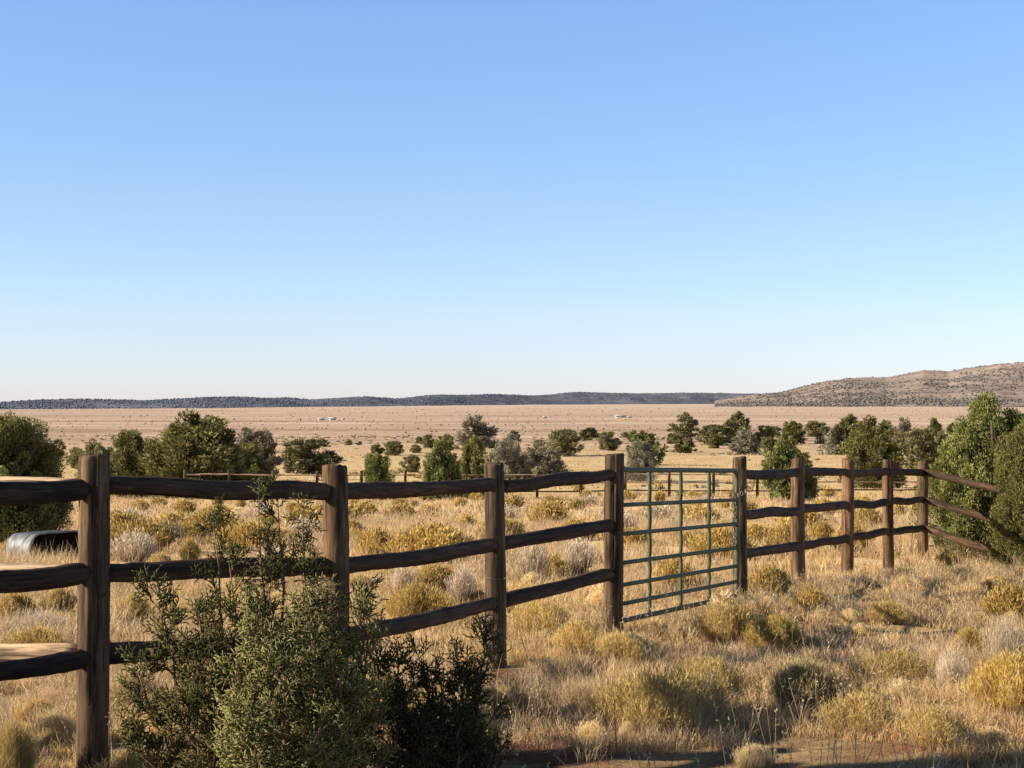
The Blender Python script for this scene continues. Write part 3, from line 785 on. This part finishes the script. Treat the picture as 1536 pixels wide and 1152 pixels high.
# ------------------------------------------------------------------ grass (stuff)
def grass():
    mb = MB()
    def zone(d0, d1, ntuft, nb, hs, ws, simple, spread, seed):
        rs = np.random.default_rng(seed)
        npar = ntuft // 7
        PDp = np.sqrt(rs.uniform(d0 * d0, d1 * d1, npar)); PX = rs.uniform(-1, 1, npar) * (.335 * PDp + .8)
        pr = spread * rs.uniform(1.2, 3.4, npar); ph = rs.uniform(.6, 1.35, npar)
        par = rs.integers(0, npar, ntuft); q = rs.normal(size=(ntuft, 2)) * .6
        D = PDp[par] + q[:, 1] * pr[par]; X = PX[par] + q[:, 0] * pr[par]
        hpar = ph[par] * np.exp(-.35 * (q ** 2).sum(1))
        loose = rs.random(ntuft) < .22
        D = np.where(loose, np.sqrt(rs.uniform(d0 * d0, d1 * d1, ntuft)), D); X = np.where(loose, rs.uniform(-1, 1, ntuft) * (.335 * D + .8), X)
        hpar = np.where(loose, .6, hpar); tpar = rs.normal(size=npar)[par] * .14
        # clumpy cover, thinner over the bare red soil along the bottom of the picture
        k = vn(X, D, .9, 41) * .55 + vn(X, D, .3, 42) * .45
        bare = np.clip((9.8 - D) / 1.4, 0, 1) * np.clip((X + .9) / .9, 0, 1) * np.clip((2.3 - X) / .7, 0, 1)
        keep = k + .3 * rs.random(ntuft) > .45 + .6 * bare
        keep &= ((X + .09) / .3) ** 2 + ((D - 11.35) / .6) ** 2 > 1      # worn earth at the foot of the third post
        D = D[keep]; X = X[keep]; hpar = hpar[keep]; tpar = tpar[keep]; n = len(D)
        typ = vn(X, D, 1.6, 43) + tpar + .2 * (rs.random(n) - .5)
        hmul = np.where(typ > .62, 1.5, np.where(typ < .34, .8, 1.0)) * rs.uniform(.7, 1.2, n) * hpar * (.65 + .8 * vn(X, D, 2.3, 44))
        tall = rs.random(n) < .03
        hmul = np.where(tall, hmul * 1.7, hmul)
        blond = np.array([.85, .66, .355]); tan = np.array([.77, .58, .32]); grey = np.array([.68, .54, .37]); gold = np.array([.76, .56, .24]); brown = np.array([.40, .26, .15])
        u = rs.random(n)[:, None]
        ct = np.where(typ[:, None] > .62, tan * u + grey * (1 - u), np.where(typ[:, None] < .34, blond * u + gold * (1 - u), blond * u + tan * (1 - u)))
        ct = np.where((rs.random(n) < .08)[:, None], brown, ct) * rs.uniform(.75, 1.15, (n, 1))
        T = np.repeat(np.arange(n), nb); m = len(T)
        r = np.abs(rs.normal(size=m)) * spread; az = rs.random(m) * 2 * np.pi
        bx = X[T] + r * np.cos(az); by = D[T] + r * np.sin(az)
        h = hs * hmul[T] * rs.uniform(.5, 1.15, m)
        ln = h * (.15 + .95 * rs.random(m)) * np.clip(.5 + r / spread * .35, 0, 1.4)
        a2 = az + rs.normal(size=m) * 1.3
        lean = np.stack([ln * np.cos(a2), ln * np.sin(a2)], 1)
        c1 = ct[T] * rs.uniform(.8, 1.2, (m, 1)); c0 = c1 * np.array([.80, .72, .66])
        w = ws * rs.uniform(.6, 1.3, m)
        blades(mb, np.stack([bx, by, gz(bx, by) - .01], 1), lean, h, w, c0, c1, simple)
    zone(6.5, 12.5, 14000, 30, .105, .0031, False, .05, 1)
    zone(12.5, 22, 16000, 20, .12, .0052, False, .07, 2)
    zone(22, 45, 16000, 12, .2, .013, True, .12, 3)
    zone(45, 100, 14000, 9, .18, .036, True, .25, 4)
    zone(100, 400, 14000, 6, .22, .09, True, .5, 5)
    # seed stalks and forbs rising out of the clumps
    n = 5200; D = np.sqrt(rng.uniform(7.5 ** 2, 20 ** 2, n)); X = rng.uniform(-1, 1, n) * .33 * D
    k = vn(X, D, .8, 51) > .5; D = D[k]; X = X[k]; n = len(D)
    h = rng.uniform(.12, .34, n); a = rng.random(n) * 6.28; p0 = np.stack([X, D, gz(X, D)], 1)
    p1 = p0 + np.stack([np.cos(a) * h * .3, np.sin(a) * h * .3, h], 1)
    c = np.array([[.62, .48, .30]]) * rng.uniform(.45, 1.15, (n, 1))
    cones(mb, p0, p1, .0016, c * .8, c)
    for q in range(5):
        t = rng.uniform(.6, 1.0, (n, 1)); pp = p0 + (p1 - p0) * t
        diamonds(mb, pp, rng.normal(size=(n, 3)) + np.array([0, 0, 1.0]), .022, .007, np.clip(c * 1.15, 0, .8))
    tag(link('dry_grass', mb.mesh('dry_grass', M_grass)), 'dry blond grass covering the ground on both sides of the fence', 'grass', kind='stuff')
    # loose sticks and stalks lying or standing about
    mb = MB(); n = 420
    D = np.sqrt(rng.uniform(7.2 ** 2, 17 ** 2, n)); X = rng.uniform(-1, 1, n) * .32 * D
    L = rng.uniform(.08, .34, n); az = rng.random(n) * 6.28; el = np.where(rng.random(n) < .55, rng.uniform(.9, 1.5, n), rng.uniform(0, .3, n))
    p0 = np.stack([X, D, gz(X, D)], 1)
    p1 = p0 + np.stack([np.cos(az) * np.cos(el), np.sin(az) * np.cos(el), np.sin(el)], 1) * L[:, None]
    c = np.array([[.46, .36, .25]]) * rng.uniform(.4, 1.2, (n, 1))
    cones(mb, p0, p1, .0026, c, c)
    tag(link('dry_stalks', mb.mesh('dry_stalks', M_bark)), 'thin dead stalks and twigs scattered through the grass', 'twigs', kind='stuff')
grass()

# ------------------------------------------------------------------ junipers
GREEN = dict(dk=(.024, .030, .013), md=(.098, .102, .038), lt=(.235, .22, .075))
BRIGHT = dict(dk=(.024, .032, .014), md=(.085, .103, .036), lt=(.205, .212, .07))
OLIVEG = dict(dk=(.045, .05, .028), md=(.15, .145, .068), lt=(.27, .25, .11))
SAGE = dict(dk=(.08, .08, .06), md=(.20, .19, .135), lt=(.32, .305, .21))
BROWN = dict(dk=(.08, .068, .055), md=(.21, .18, .125), lt=(.34, .29, .2))
def tree_mesh(seed, npl, nleaf, leaf, pal, shape='juniper', bare=0):
    """unit tree: height 1, radius .5. Returns (trunk mesh, crown mesh)"""
    rs = np.random.default_rng(seed)
    tr, cr = MB(), MB()
    bk = np.array([.13, .095, .07])
    nst = 3 if shape != 'round' else 2
    stems = []
    for s in range(nst):
        a = rs.random() * 6.28; ll = rs.uniform(.55, .85)
        pts = [np.array([.03 * math.cos(a), .03 * math.sin(a), -.05])]
        for i in range(1, 6):
            t = i / 5
            pts.append(np.array([math.cos(a) * .2 * t * t + rs.normal() * .015, math.sin(a) * .2 * t * t + rs.normal() * .015, ll * t]))
        tube(tr, pts, np.linspace(.035, .008, 6), 7, bk); stems.append(pts)
    nl = {'juniper': 4, 'round': 6, 'sage': 5, 'spire': 6}[shape]
    lobes = []
    for l in range(nl):
        a = rs.random() * 6.28; o_ = 0 if l == 0 else rs.uniform(.14, .27)
        lobes.append((o_ * math.cos(a), o_ * math.sin(a), 1.0 if l == 0 else rs.uniform(.5, .86) if shape == 'spire' else rs.uniform(.55, 1.0), (.25 if shape == 'spire' else rs.uniform(.24, .33)) if l == 0 else rs.uniform(.18, .29), rs.random() * 6.28))
    wts = np.array([q[3] ** 2 * q[2] for q in lobes]); wts /= wts.sum()
    PR = {'spire': ([0, .1, .3, .55, .8, .95, 1.0], [.9, 1.0, 1, .86, .6, .32, .14]), 'juniper': ([0, .1, .35, .6, .82, .95, 1.0], [.75, .95, 1, .93, .76, .5, .25]), 'round': ([0, .12, .3, .6, .85, 1.0], [.62, .9, 1.0, .95, .7, .25]),
          'sage': ([0, .1, .35, .6, .85, 1.0], [.75, .95, 1, .9, .66, .3])}[shape]
    for q in range(npl):
        lx, ly, lh, lr, lp = lobes[rs.choice(nl, p=wts)]
        u = rs.random() ** .85; az = rs.random() * 2 * math.pi
        rad = lr * np.interp(u, *PR) * (1 + .16 * math.sin(az * 3 + lp + u * 4) + .08 * math.sin(az * 7 - lp)); k = 1 - .5 * rs.random() ** 2
        if rs.random() < .12: k = rs.uniform(1.05, 1.3)
        tip = np.array([lx + math.cos(az) * rad * k, ly + math.sin(az) * rad * k, (.05 + .92 * u) * lh + rs.normal() * .03])
        L = rs.uniform(.13, .26) * (1 if shape != 'round' else .8)
        out = np.array([math.cos(az), math.sin(az), 0])
        upv = {'spire': 1.25, 'juniper': 1.25, 'round': .55, 'sage': 1.0}[shape]
        d = out * rs.uniform(.3, .9) * (1.1 - u * .7) + np.array([0, 0, upv]) + rs.normal(size=3) * .22
        d /= np.linalg.norm(d)
        b0 = tip - d * L
        st = stems[rs.integers(nst)]; src = st[min(5, 1 + int(max(0, b0[2]) * 4.5))]
        if rs.random() < .5: tube(tr, [src, (src + b0) / 2 + np.array([0, 0, -.02]), b0, b0 + d * L * .6], [.010, .007, .005, .002], 4, bk * rs.uniform(.7, 1.2))
        n = int(nleaf * rs.uniform(.6, 1.3))
        if rs.random() < bare:
            m = 14
            p0 = b0 + d * L * rs.random((m, 1)); dd = d + rs.normal(size=(m, 3)) * .55
            cones(tr, p0, p0 + dd * L * rs.uniform(.2, .6, (m, 1)), .0035, bk * 1.5, bk * 1.9)
            n = n // 6
        t = rs.random(n) ** .8
        rp = L * .30 * np.sqrt(np.clip(np.sin(np.clip(t * 1.02, .02, 1) * np.pi * .93 + .1), .03, 1))
        v = rs.normal(size=(n, 3)); v -= d * (v @ d)[:, None]; v /= np.linalg.norm(v, axis=1, keepdims=True)
        rr = np.sqrt(rs.random(n))
        p = b0 + d * (t * L)[:, None] + v * (rp * rr)[:, None]
        ld = d + v * .5 + rs.normal(size=(n, 3)) * .45
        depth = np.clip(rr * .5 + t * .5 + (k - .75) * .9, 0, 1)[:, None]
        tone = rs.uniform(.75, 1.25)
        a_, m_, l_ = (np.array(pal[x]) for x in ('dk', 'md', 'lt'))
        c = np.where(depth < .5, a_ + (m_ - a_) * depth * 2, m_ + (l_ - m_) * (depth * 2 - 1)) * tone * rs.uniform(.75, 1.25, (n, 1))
        ls = leaf * rs.uniform(.7, 1.4, n)
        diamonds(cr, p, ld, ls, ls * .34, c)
    cv = np.concatenate(cr.v); lo = np.percentile(cv, .3, axis=0); hi = np.percentile(cv, 99.7, axis=0); top = np.percentile(cv[:, 2], 99.6)
    off = np.array([(lo[0] + hi[0]) / 2, (lo[1] + hi[1]) / 2, 0]); scl = np.array([1 / (hi[0] - lo[0]), 1 / (hi[1] - lo[1]), 1 / top])
    for mb in (tr, cr): mb.v = [(v - off) * scl for v in mb.v]
    return tr.mesh('trunk', M_bark, True), cr.mesh('crown', M_leaf)
TR = {}
SPEC = {  # style: (palette, shape, bare)
    'green': (GREEN, 'juniper', 0), 'bright': (BRIGHT, 'juniper', 0), 'spire': (BRIGHT, 'spire', 0), 'olive': (OLIVEG, 'sage', .05), 'sage': (SAGE, 'sage', .18),
    'brown': (BROWN, 'round', .35), 'round': (OLIVEG, 'round', .05)}
LODS = {'near': (520, 330, .019), 'mid': (200, 120, .042), 'far': (80, 70, .08)}
def tree_proto(style, lod, var):
    key = (style, lod, var)
    if key not in TR:
        p, s, b = SPEC[style]; a, l, lf = LODS[lod]
        TR[key] = tree_mesh(1000 + var * 31 + sum(map(ord, style + lod)), a, l, lf, p, s, b)
    return TR[key]
def tree(style, px0, px1, ytop, ybase, label, cat='tree', name='juniper_tree', group='junipers scattered over the field', D=None, var=0, lod=None, at_=None):
    if at_:
        x, D, w, h = at_[:4]; z = float(gz(x, D)); o = empty(name, (x, D, z), label, cat, group); o.scale = (w, w, h)
        t, c = tree_proto(style, 'near', var); link('trunk', t, o); cw = link('crown', c, o)
        if len(at_) > 4: cw.location.z = at_[4]; cw.scale.z = 1 - at_[4]      # bare trunk below a high crown
        return o
    D = D or depth_of_row(ybase)
    x = ((px0 + px1) / 2 - CX) * D / F; z = float(gz(x, D))
    lod = lod or ('near' if D < 40 else 'mid' if D < 150 else 'far')
    h = -(ytop - HZ) * D / F - z; w = (px1 - px0) * D / F * .97
    o = empty(name, (x, D, z), label, cat, group, rz=random.randint(0, 3) * math.pi / 2 + random.uniform(-.2, .2))
    o.scale = (w, w, h * 1.02)
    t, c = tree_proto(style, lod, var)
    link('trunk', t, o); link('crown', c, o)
    return o
tree('spire', 1382, 1576, 608, 836, 'tall bright green juniper swallowing the fence end at the right edge', group='near junipers', D=25.7)
tree('green', 1488, 1640, 648, 858, 'lower dark juniper in front of the tall bright one, rails ending in it', group='near junipers', D=22.9, var=1)
tree('green', -95, 98, 634, 824, 'dark juniper at the left edge behind the metal tank', group='near junipers', D=30, var=1)
tree('olive', 112, 170, 667, 744, 'low olive juniper behind the left corner post', var=1)
tree('green', 154, 232, 650, 746, 'upright juniper just right of the left corner post')
tree('green', 226, 376, 627, 748, 'widest dark juniper above the rail right of the corner post', var=1)
tree('green', 196, 262, 662, 742, 'low dark juniper filling in left of the widest dark juniper', var=0)
tree('olive', 118, 186, 672, 738, 'low olive bush spreading left of the upright juniper', 'bush', 'juniper_bush', var=0)
tree('green', 338, 404, 668, 728, 'dark juniper skirt under the greyish half bare bush', var=0)
tree('brown', 350, 424, 645, 722, 'greyish brown half bare bush right of the widest dark juniper', 'bush', 'bare_bush')
tree('olive', 425, 510, 660, 712, 'olive bush above the rail beside the second fence post', var=0)
tree('bright', 545, 592, 683, 750, 'small pointed green juniper in front of the back fence', var=0)
tree('bright', 634, 700, 664, 750, 'left one of two merged bright green junipers between the second and third posts', var=1)
tree('green', 680, 740, 660, 748, 'right one of two merged green junipers left of the third post', var=0)
tree('sage', 728, 800, 655, 724, 'grey green brush bush behind the third fence post', 'bush', 'sage_bush', var=0)
tree('brown', 770, 850, 668, 722, 'spreading half bare branches right of the grey green bush', 'bush', 'bare_bush', var=1)
tree('brown', 680, 750, 625, 676, 'grey brown tall tree on the plain left of the third fence post', var=0)
tree('bright', 943, 1000, 648, 700, 'bright olive juniper above the gate top, left part', var=0)
tree('sage', 929, 990, 664, 722, 'grey green bush behind the upper left corner of the gate', 'bush', 'sage_bush', var=1)
tree('olive', 822, 874, 645, 684, 'olive bush between the third post and the gate', 'bush', var=1)
tree('green', 868, 900, 642, 659, 'flat dark bush left of the gate, high on the plain', 'bush', var=0)
tree('olive', 898, 932, 648, 678, 'round olive bush left of the gate post top', 'bush', var=0)
tree('round', 1002, 1050, 620, 656, 'round dark tree standing highest above the gate', var=0)
tree('round', 1006, 1044, 649, 679, 'second round tree directly below the highest round tree', var=1)
tree('olive', 1044, 1100, 638, 668, 'sloping olive bush right of the round trees', 'bush', var=1)
tree('round', 1084, 1130, 619, 664, 'ragged topped dark tree above the right gate post', var=1)
tree('sage', 1092, 1142, 645, 680, 'grey green bush above the right gate post', 'bush', 'sage_bush', var=0)
tree('olive', 1126, 1162, 639, 664, 'dark olive bush right of the ragged topped tree', 'bush', var=0)
tree('olive', 1138, 1176, 657, 684, 'low olive bush right of the right gate post', 'bush', var=1)
tree('green', 1172, 1208, 633, 664, 'rounded dark bush above the first post right of the gate', 'bush', var=0)
tree('olive', 1203, 1248, 632, 655, 'wide low bush between the first and second posts right of the gate', 'bush', var=1)
tree('bright', 1141, 1234, 662, 752, 'bright green juniper right behind the first post past the gate', var=1)
tree('round', 1245, 1304, 624, 684, 'broad dark tree above the second post right of the gate', var=1)
tree('sage', 1229, 1272, 650, 684, 'grey bush left of the broad dark tree', 'bush', 'sage_bush', var=1)
tree('green', 1267, 1358, 633, 732, 'large rounded juniper filling the gap between the last posts', var=1)
tree('brown', 1335, 1374, 628, 664, 'thin grey twiggy bush behind the large rounded juniper', 'bush', 'bare_bush', var=0)
tree('olive', 1356, 1420, 644, 706, 'olive juniper behind the last straight fence post', var=0)
tree('green', 1388, 1416, 629, 680, 'narrow dark juniper top beside the tall bright juniper', var=0)
tree('green', 1490, 1570, 636, 712, 'dark juniper behind the tall bright juniper at the right edge', var=1)
tree('green', 0, 0, 0, 0, 'unseen juniper added beside the near end of the front fence to shade the foreground', group='near junipers', var=1, at_=(-5.6, 6.45, 1.5, 3.9))  # added out of view to throw shade over the foreground juniper
SB = 'small round bushes out on the plain'; SL = 'small round dark bush on the tan plain beyond the field'
for a in [(556, 578, 667, 682), (577, 608, 662, 684), (598, 633, 683, 708), (614, 633, 667, 681), (623, 635, 655, 664), (634, 655, 652, 671),
          (650, 684, 652, 678), (476, 496, 659, 669), (516, 530, 660, 666), (534, 543, 662, 666), (84, 98, 675, 684), (92, 100, 668, 674),
          (1000, 1012, 650, 664), (1062, 1082, 652, 672), (1150, 1172, 640, 656), (1186, 1204, 640, 660), (1222, 1240, 640, 664), (1300, 1330, 640, 672),
          (1355, 1378, 652, 684), (1318, 1338, 634, 652), (1400, 1428, 648, 690), (1284, 1300, 632, 648), (1172, 1186, 650, 668), (380, 400, 664, 690), (296, 330, 652, 690), (100, 130, 672, 700),
          (1138, 1160, 641, 664), (1525, 1540, 620, 629), (1505, 1520, 622, 630), (1060, 1070, 655, 660), (762, 782, 646, 660), (930, 944, 648, 655),
          (800, 822, 660, 672), (1420, 1440, 634, 652), (395, 412, 655, 664), (300, 330, 640, 660)]:
    tree(random.choice(['olive', 'green', 'olive']), *a, SL, 'bush', 'juniper_bush', SB, var=random.randint(0, 1))

# ------------------------------------------------------------------ detailed foreground juniper
def fg_juniper(name, base, tips, label, seed, nbr, spread, shade=1.0):
    cur = [1.0]
    rs = np.random.default_rng(seed)
    wood, leaf = MB(), MB()
    P0, P1, RR, C0, C1 = [], [], [], [], []
    base = np.array(base)
    wc = np.array([.19, .115, .075])
    def nrmz(v): return v / (np.linalg.norm(v) + 1e-9)
    def spray(p, d, L, side):
        """flat spray: an axis with alternating branchlets, each with short twiglets"""
        n = max(3, int(L / .019)); up = nrmz(np.cross(d, side))
        pts = [p]; dd = d.copy()
        for i in range(n):
            dd = nrmz(dd + np.array([0, 0, .05]) + rs.normal(size=3) * .06); pts.append(pts[-1] + dd * L / n)
        pts = np.array(pts)
        for i in range(n):      # axis pieces
            P0.append(pts[i]); P1.append(pts[i + 1] + dd * .006); RR.append(.0021); g = rs.uniform(.8, 1.1); C0.append(np.array([.10, .10, .05]) * g); C1.append(np.array([.12, .145, .065]) * g)
        for i in range(1, n + 1):
            t = i / n
            for sd in (-1, 1):
                if rs.random() < .12: continue
                bl = (.024 + .058 * (1 - t) ** .7) * rs.uniform(.6, 1.2)
                bd = nrmz(dd * .75 + side * sd * .65 + up * rs.normal() * .45)
                q0 = pts[i]; q1 = q0 + bd * bl
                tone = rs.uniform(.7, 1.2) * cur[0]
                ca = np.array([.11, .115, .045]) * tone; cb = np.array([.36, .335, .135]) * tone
                P0.append(q0); P1.append(q1); RR.append(.0021); C0.append(ca); C1.append(cb)
                for j in range(int(bl / .013)):
                    f = (j + .6) * .013 / bl
                    td = nrmz(bd * .8 + (np.cross(bd, up) * (1 if j % 2 else -1)) * .55 + rs.normal(size=3) * .25)
                    a = q0 + bd * bl * f
                    P0.append(a); P1.append(a + td * rs.uniform(.014, .034)); RR.append(.0027); C0.append(ca); C1.append(cb * rs.uniform(.9, 1.25))
    for (tip, foot, dens) in tips:
        cur[0] = 1.0 if tip[1] < 6.2 else .5  # sun and shade put into leaf colour: front clump full, other tips darkened
        tip = np.array(tip); foot = base + np.array(foot)
        n = 9; pts = []
        for i in range(n + 1):
            t = i / n
            p = foot * (1 - t) + tip * t; p = p + np.array([(tip - foot)[0] * .18, (tip - foot)[1] * .18, 0]) * math.sin(t * math.pi) + rs.normal(size=3) * .010 * (0 < i < n)
            pts.append(p)
        pts = np.array(pts)
        tube(wood, pts, np.linspace(.014, .0022, n + 1), 6, wc * rs.uniform(.8, 1.2))
        L = np.linalg.norm(tip - foot); nb = int(nbr * dens * L)
        for b in range(nb):
            t = .16 + .84 * (b + rs.random()) / nb; i = min(n - 1, int(t * n)); p = pts[i] + (pts[i + 1] - pts[i]) * (t * n - i)
            ax = nrmz(pts[i + 1] - pts[i]); az = rs.random() * 6.28
            out = np.array([math.cos(az), math.sin(az), 0]); out = nrmz(out - ax * np.dot(out, ax))
            d = nrmz(out * .8 + ax * .55 + np.array([0, 0, .1]))
            bl = spread * (1.05 - .72 * t) * rs.uniform(.5, 1.2)
            m = 4; q = [p]; dd = d
            for s in range(m):
                dd = nrmz(dd + np.array([0, 0, .13]) + rs.normal(size=3) * .08); q.append(q[-1] + dd * bl / m)
            tube(wood, q, np.linspace(.0045, .0016, m + 1), 4, wc * rs.uniform(.8, 1.3), caps=False)
            side = nrmz(np.cross(dd, np.array([0, 0, 1.])) + rs.normal(size=3) * .4)
            spray(q[-1], dd, rs.uniform(.06, .11), side)
            ns = max(2, int(bl / .032))
            for s in range(ns):
                f = (s + .7) / ns; k = min(m - 1, int(f * m)); a = q[k] + (q[k + 1] - q[k]) * (f * m - k)
                sd = 1 if s % 2 else -1
                for rep in range(1 if rs.random() < .6 else 2):
                    sdir = nrmz(dd * .75 + side * sd * .7 + rs.normal(size=3) * .35 + np.array([0, 0, .15]))
                    spray(a, sdir, rs.uniform(.035, .095), nrmz(np.cross(sdir, rs.normal(size=3))))
        spray(tip, nrmz(pts[-1] - pts[-2]), .07, np.array([1., 0, 0]))
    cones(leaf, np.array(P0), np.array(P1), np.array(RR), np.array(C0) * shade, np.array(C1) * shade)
    root = empty(name, base, label, 'juniper')
    for nm, mb, mt in (('trunk', wood, M_bark), ('crown', leaf, M_fg)):
        mb.v = [v - base for v in mb.v]; o = link(nm, mb.mesh(nm, mt), root)
    return root
def T(px, py, D): return tuple(at(px, py, D))
b1 = (-.86, 6.75, float(gz(-.86, 6.75)) - .02)
tips1 = [(T(388, 752, 6.85), (0, .03, 0), .48), (T(322, 800, 6.9), (-.03, .03, 0), .4), (T(455, 772, 6.95), (.04, .05, 0), .4), (T(418, 770, 7.1), (.02, .05, 0), .4),
         (T(345, 850, 6.7), (-.04, 0, 0), .7), (T(240, 890, 6.8), (-.05, .0, 0), .9), (T(205, 1000, 6.7), (-.06, 0, 0), .9), (T(190, 1085, 6.6), (-.08, 0, 0), .9),
         (T(300, 930, 6.6), (-.03, -.03, 0), 1.2), (T(400, 880, 6.8), (0, 0, 0), .75), (T(470, 850, 6.9), (.03, 0, 0), .6), (T(540, 905, 7.0), (.07, .02, 0), .65),
         (T(400, 930, 6.05), (0, -.06, 0), 1.5), (T(470, 920, 6.0), (.05, -.06, 0), 1.4), (T(555, 925, 6.1), (.07, -.05, 0), 1.2), (T(350, 1010, 6.1), (.02, -.10, 0), 1.2),
         (T(430, 1010, 5.95), (.03, -.08, 0), 1.6), (T(510, 1010, 6.0), (.06, -.08, 0), 1.5), (T(280, 1060, 6.45), (-.05, -.06, 0), 1.4), (T(380, 1080, 5.9), (0, -.1, 0), 1.6),
         (T(480, 1090, 5.95), (.05, -.1, 0), 1.5), (T(560, 1050, 6.5), (.09, -.04, 0), 1.3), (T(320, 970, 6.75), (-.03, .02, 0), 1.3), (T(440, 960, 6.8), (.02, .03, 0), 1.3)]
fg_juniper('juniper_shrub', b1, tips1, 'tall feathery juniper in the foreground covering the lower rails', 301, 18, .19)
b2 = (-.27, 7.15, float(gz(-.27, 7.15)) - .02)
tips2 = [(T(598, 985, 7.1), (-.02, 0, 0), 1.0), (T(635, 990, 7.2), (0, .02, 0), .9), (T(724, 952, 7.25), (.05, .02, 0), .9), (T(700, 1000, 7.2), (.03, .0, 0), 1.0), (T(665, 1040, 7.1), (.01, 0, 0), 1.1),
         (T(610, 1050, 7.0), (-.02, -.03, 0), 1.2), (T(712, 1062, 7.15), (.06, 0, 0), 1.0), (T(580, 1010, 7.0), (-.05, 0, 0), 1.0), (T(690, 1090, 7.0), (.03, -.05, 0), 1.2), (T(550, 1080, 6.9), (-.07, -.03, 0), 1.2), (T(630, 1110, 6.95), (0, -.05, 0), 1.2), (T(738, 1124, 7.1), (.08, 0, 0), .9)]
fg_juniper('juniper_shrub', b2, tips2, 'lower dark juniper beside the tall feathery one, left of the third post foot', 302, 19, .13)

# ------------------------------------------------------------------ light, sky, camera
EL = R(24); AZ = R(11); s = Vector((-math.cos(EL) * math.cos(AZ), -math.cos(EL) * math.sin(AZ), math.sin(EL)))
L = bpy.data.lights.new('sun', 'SUN'); L.energy = 10.0; L.angle = R(.53); L.color = (1.0, .86, .67)
so = bpy.data.objects.new('sun', L); COL.objects.link(so)
so.rotation_mode = 'QUATERNION'; so.rotation_quaternion = (-s).to_track_quat('-Z', 'Y')
W = bpy.data.worlds.new('World'); SC.world = W; W.use_nodes = True
nt = W.node_tree; nt.nodes.clear()
sk = nt.nodes.new('ShaderNodeTexSky'); sk.sky_type = 'NISHITA'; sk.sun_disc = False
sk.sun_elevation = EL; sk.sun_rotation = R(-90) - AZ; sk.air_density = 1.0; sk.dust_density = .2; sk.ozone_density = 4; sk.altitude = 1800
bg = nt.nodes.new('ShaderNodeBackground'); bg.inputs[1].default_value = .115
out = nt.nodes.new('ShaderNodeOutputWorld')
tc = nt.nodes.new('ShaderNodeTexCoord'); sp = nt.nodes.new('ShaderNodeSeparateXYZ'); nt.links.new(tc.outputs['Generated'], sp.inputs[0])
gain = ramp(nt, sp.outputs[2], [(0, (.70, .645, .79)), (.05, (.87, .775, .81)), (.122, (.94, .86, .845)), (.225, (1, .98, 1)), (.38, (.75, .75, .75)), (.6, (.42, .42, .42))])
skc = mix(nt, 1.0, sk.outputs[0], gain, 'MULTIPLY'); skc = mix(nt, 1.0, skc, (1.85, 1.85, 1.85), 'MULTIPLY')
nt.links.new(skc, bg.inputs[0]); nt.links.new(bg.outputs[0], out.inputs[0])

cam = bpy.data.cameras.new('camera'); cam.sensor_width = 36; cam.lens = 36 * F / 1536
cam.clip_start = .1; cam.clip_end = 20000
co = bpy.data.objects.new('camera', cam); COL.objects.link(co)
co.location = (0, 0, 0); co.rotation_euler = (R(90) + math.atan(24 / F), 0, 0)
SC.camera = co
SC.view_settings.view_transform = 'Standard'; SC.view_settings.look = 'None'; SC.view_settings.exposure = 0; SC.view_settings.gamma = 1
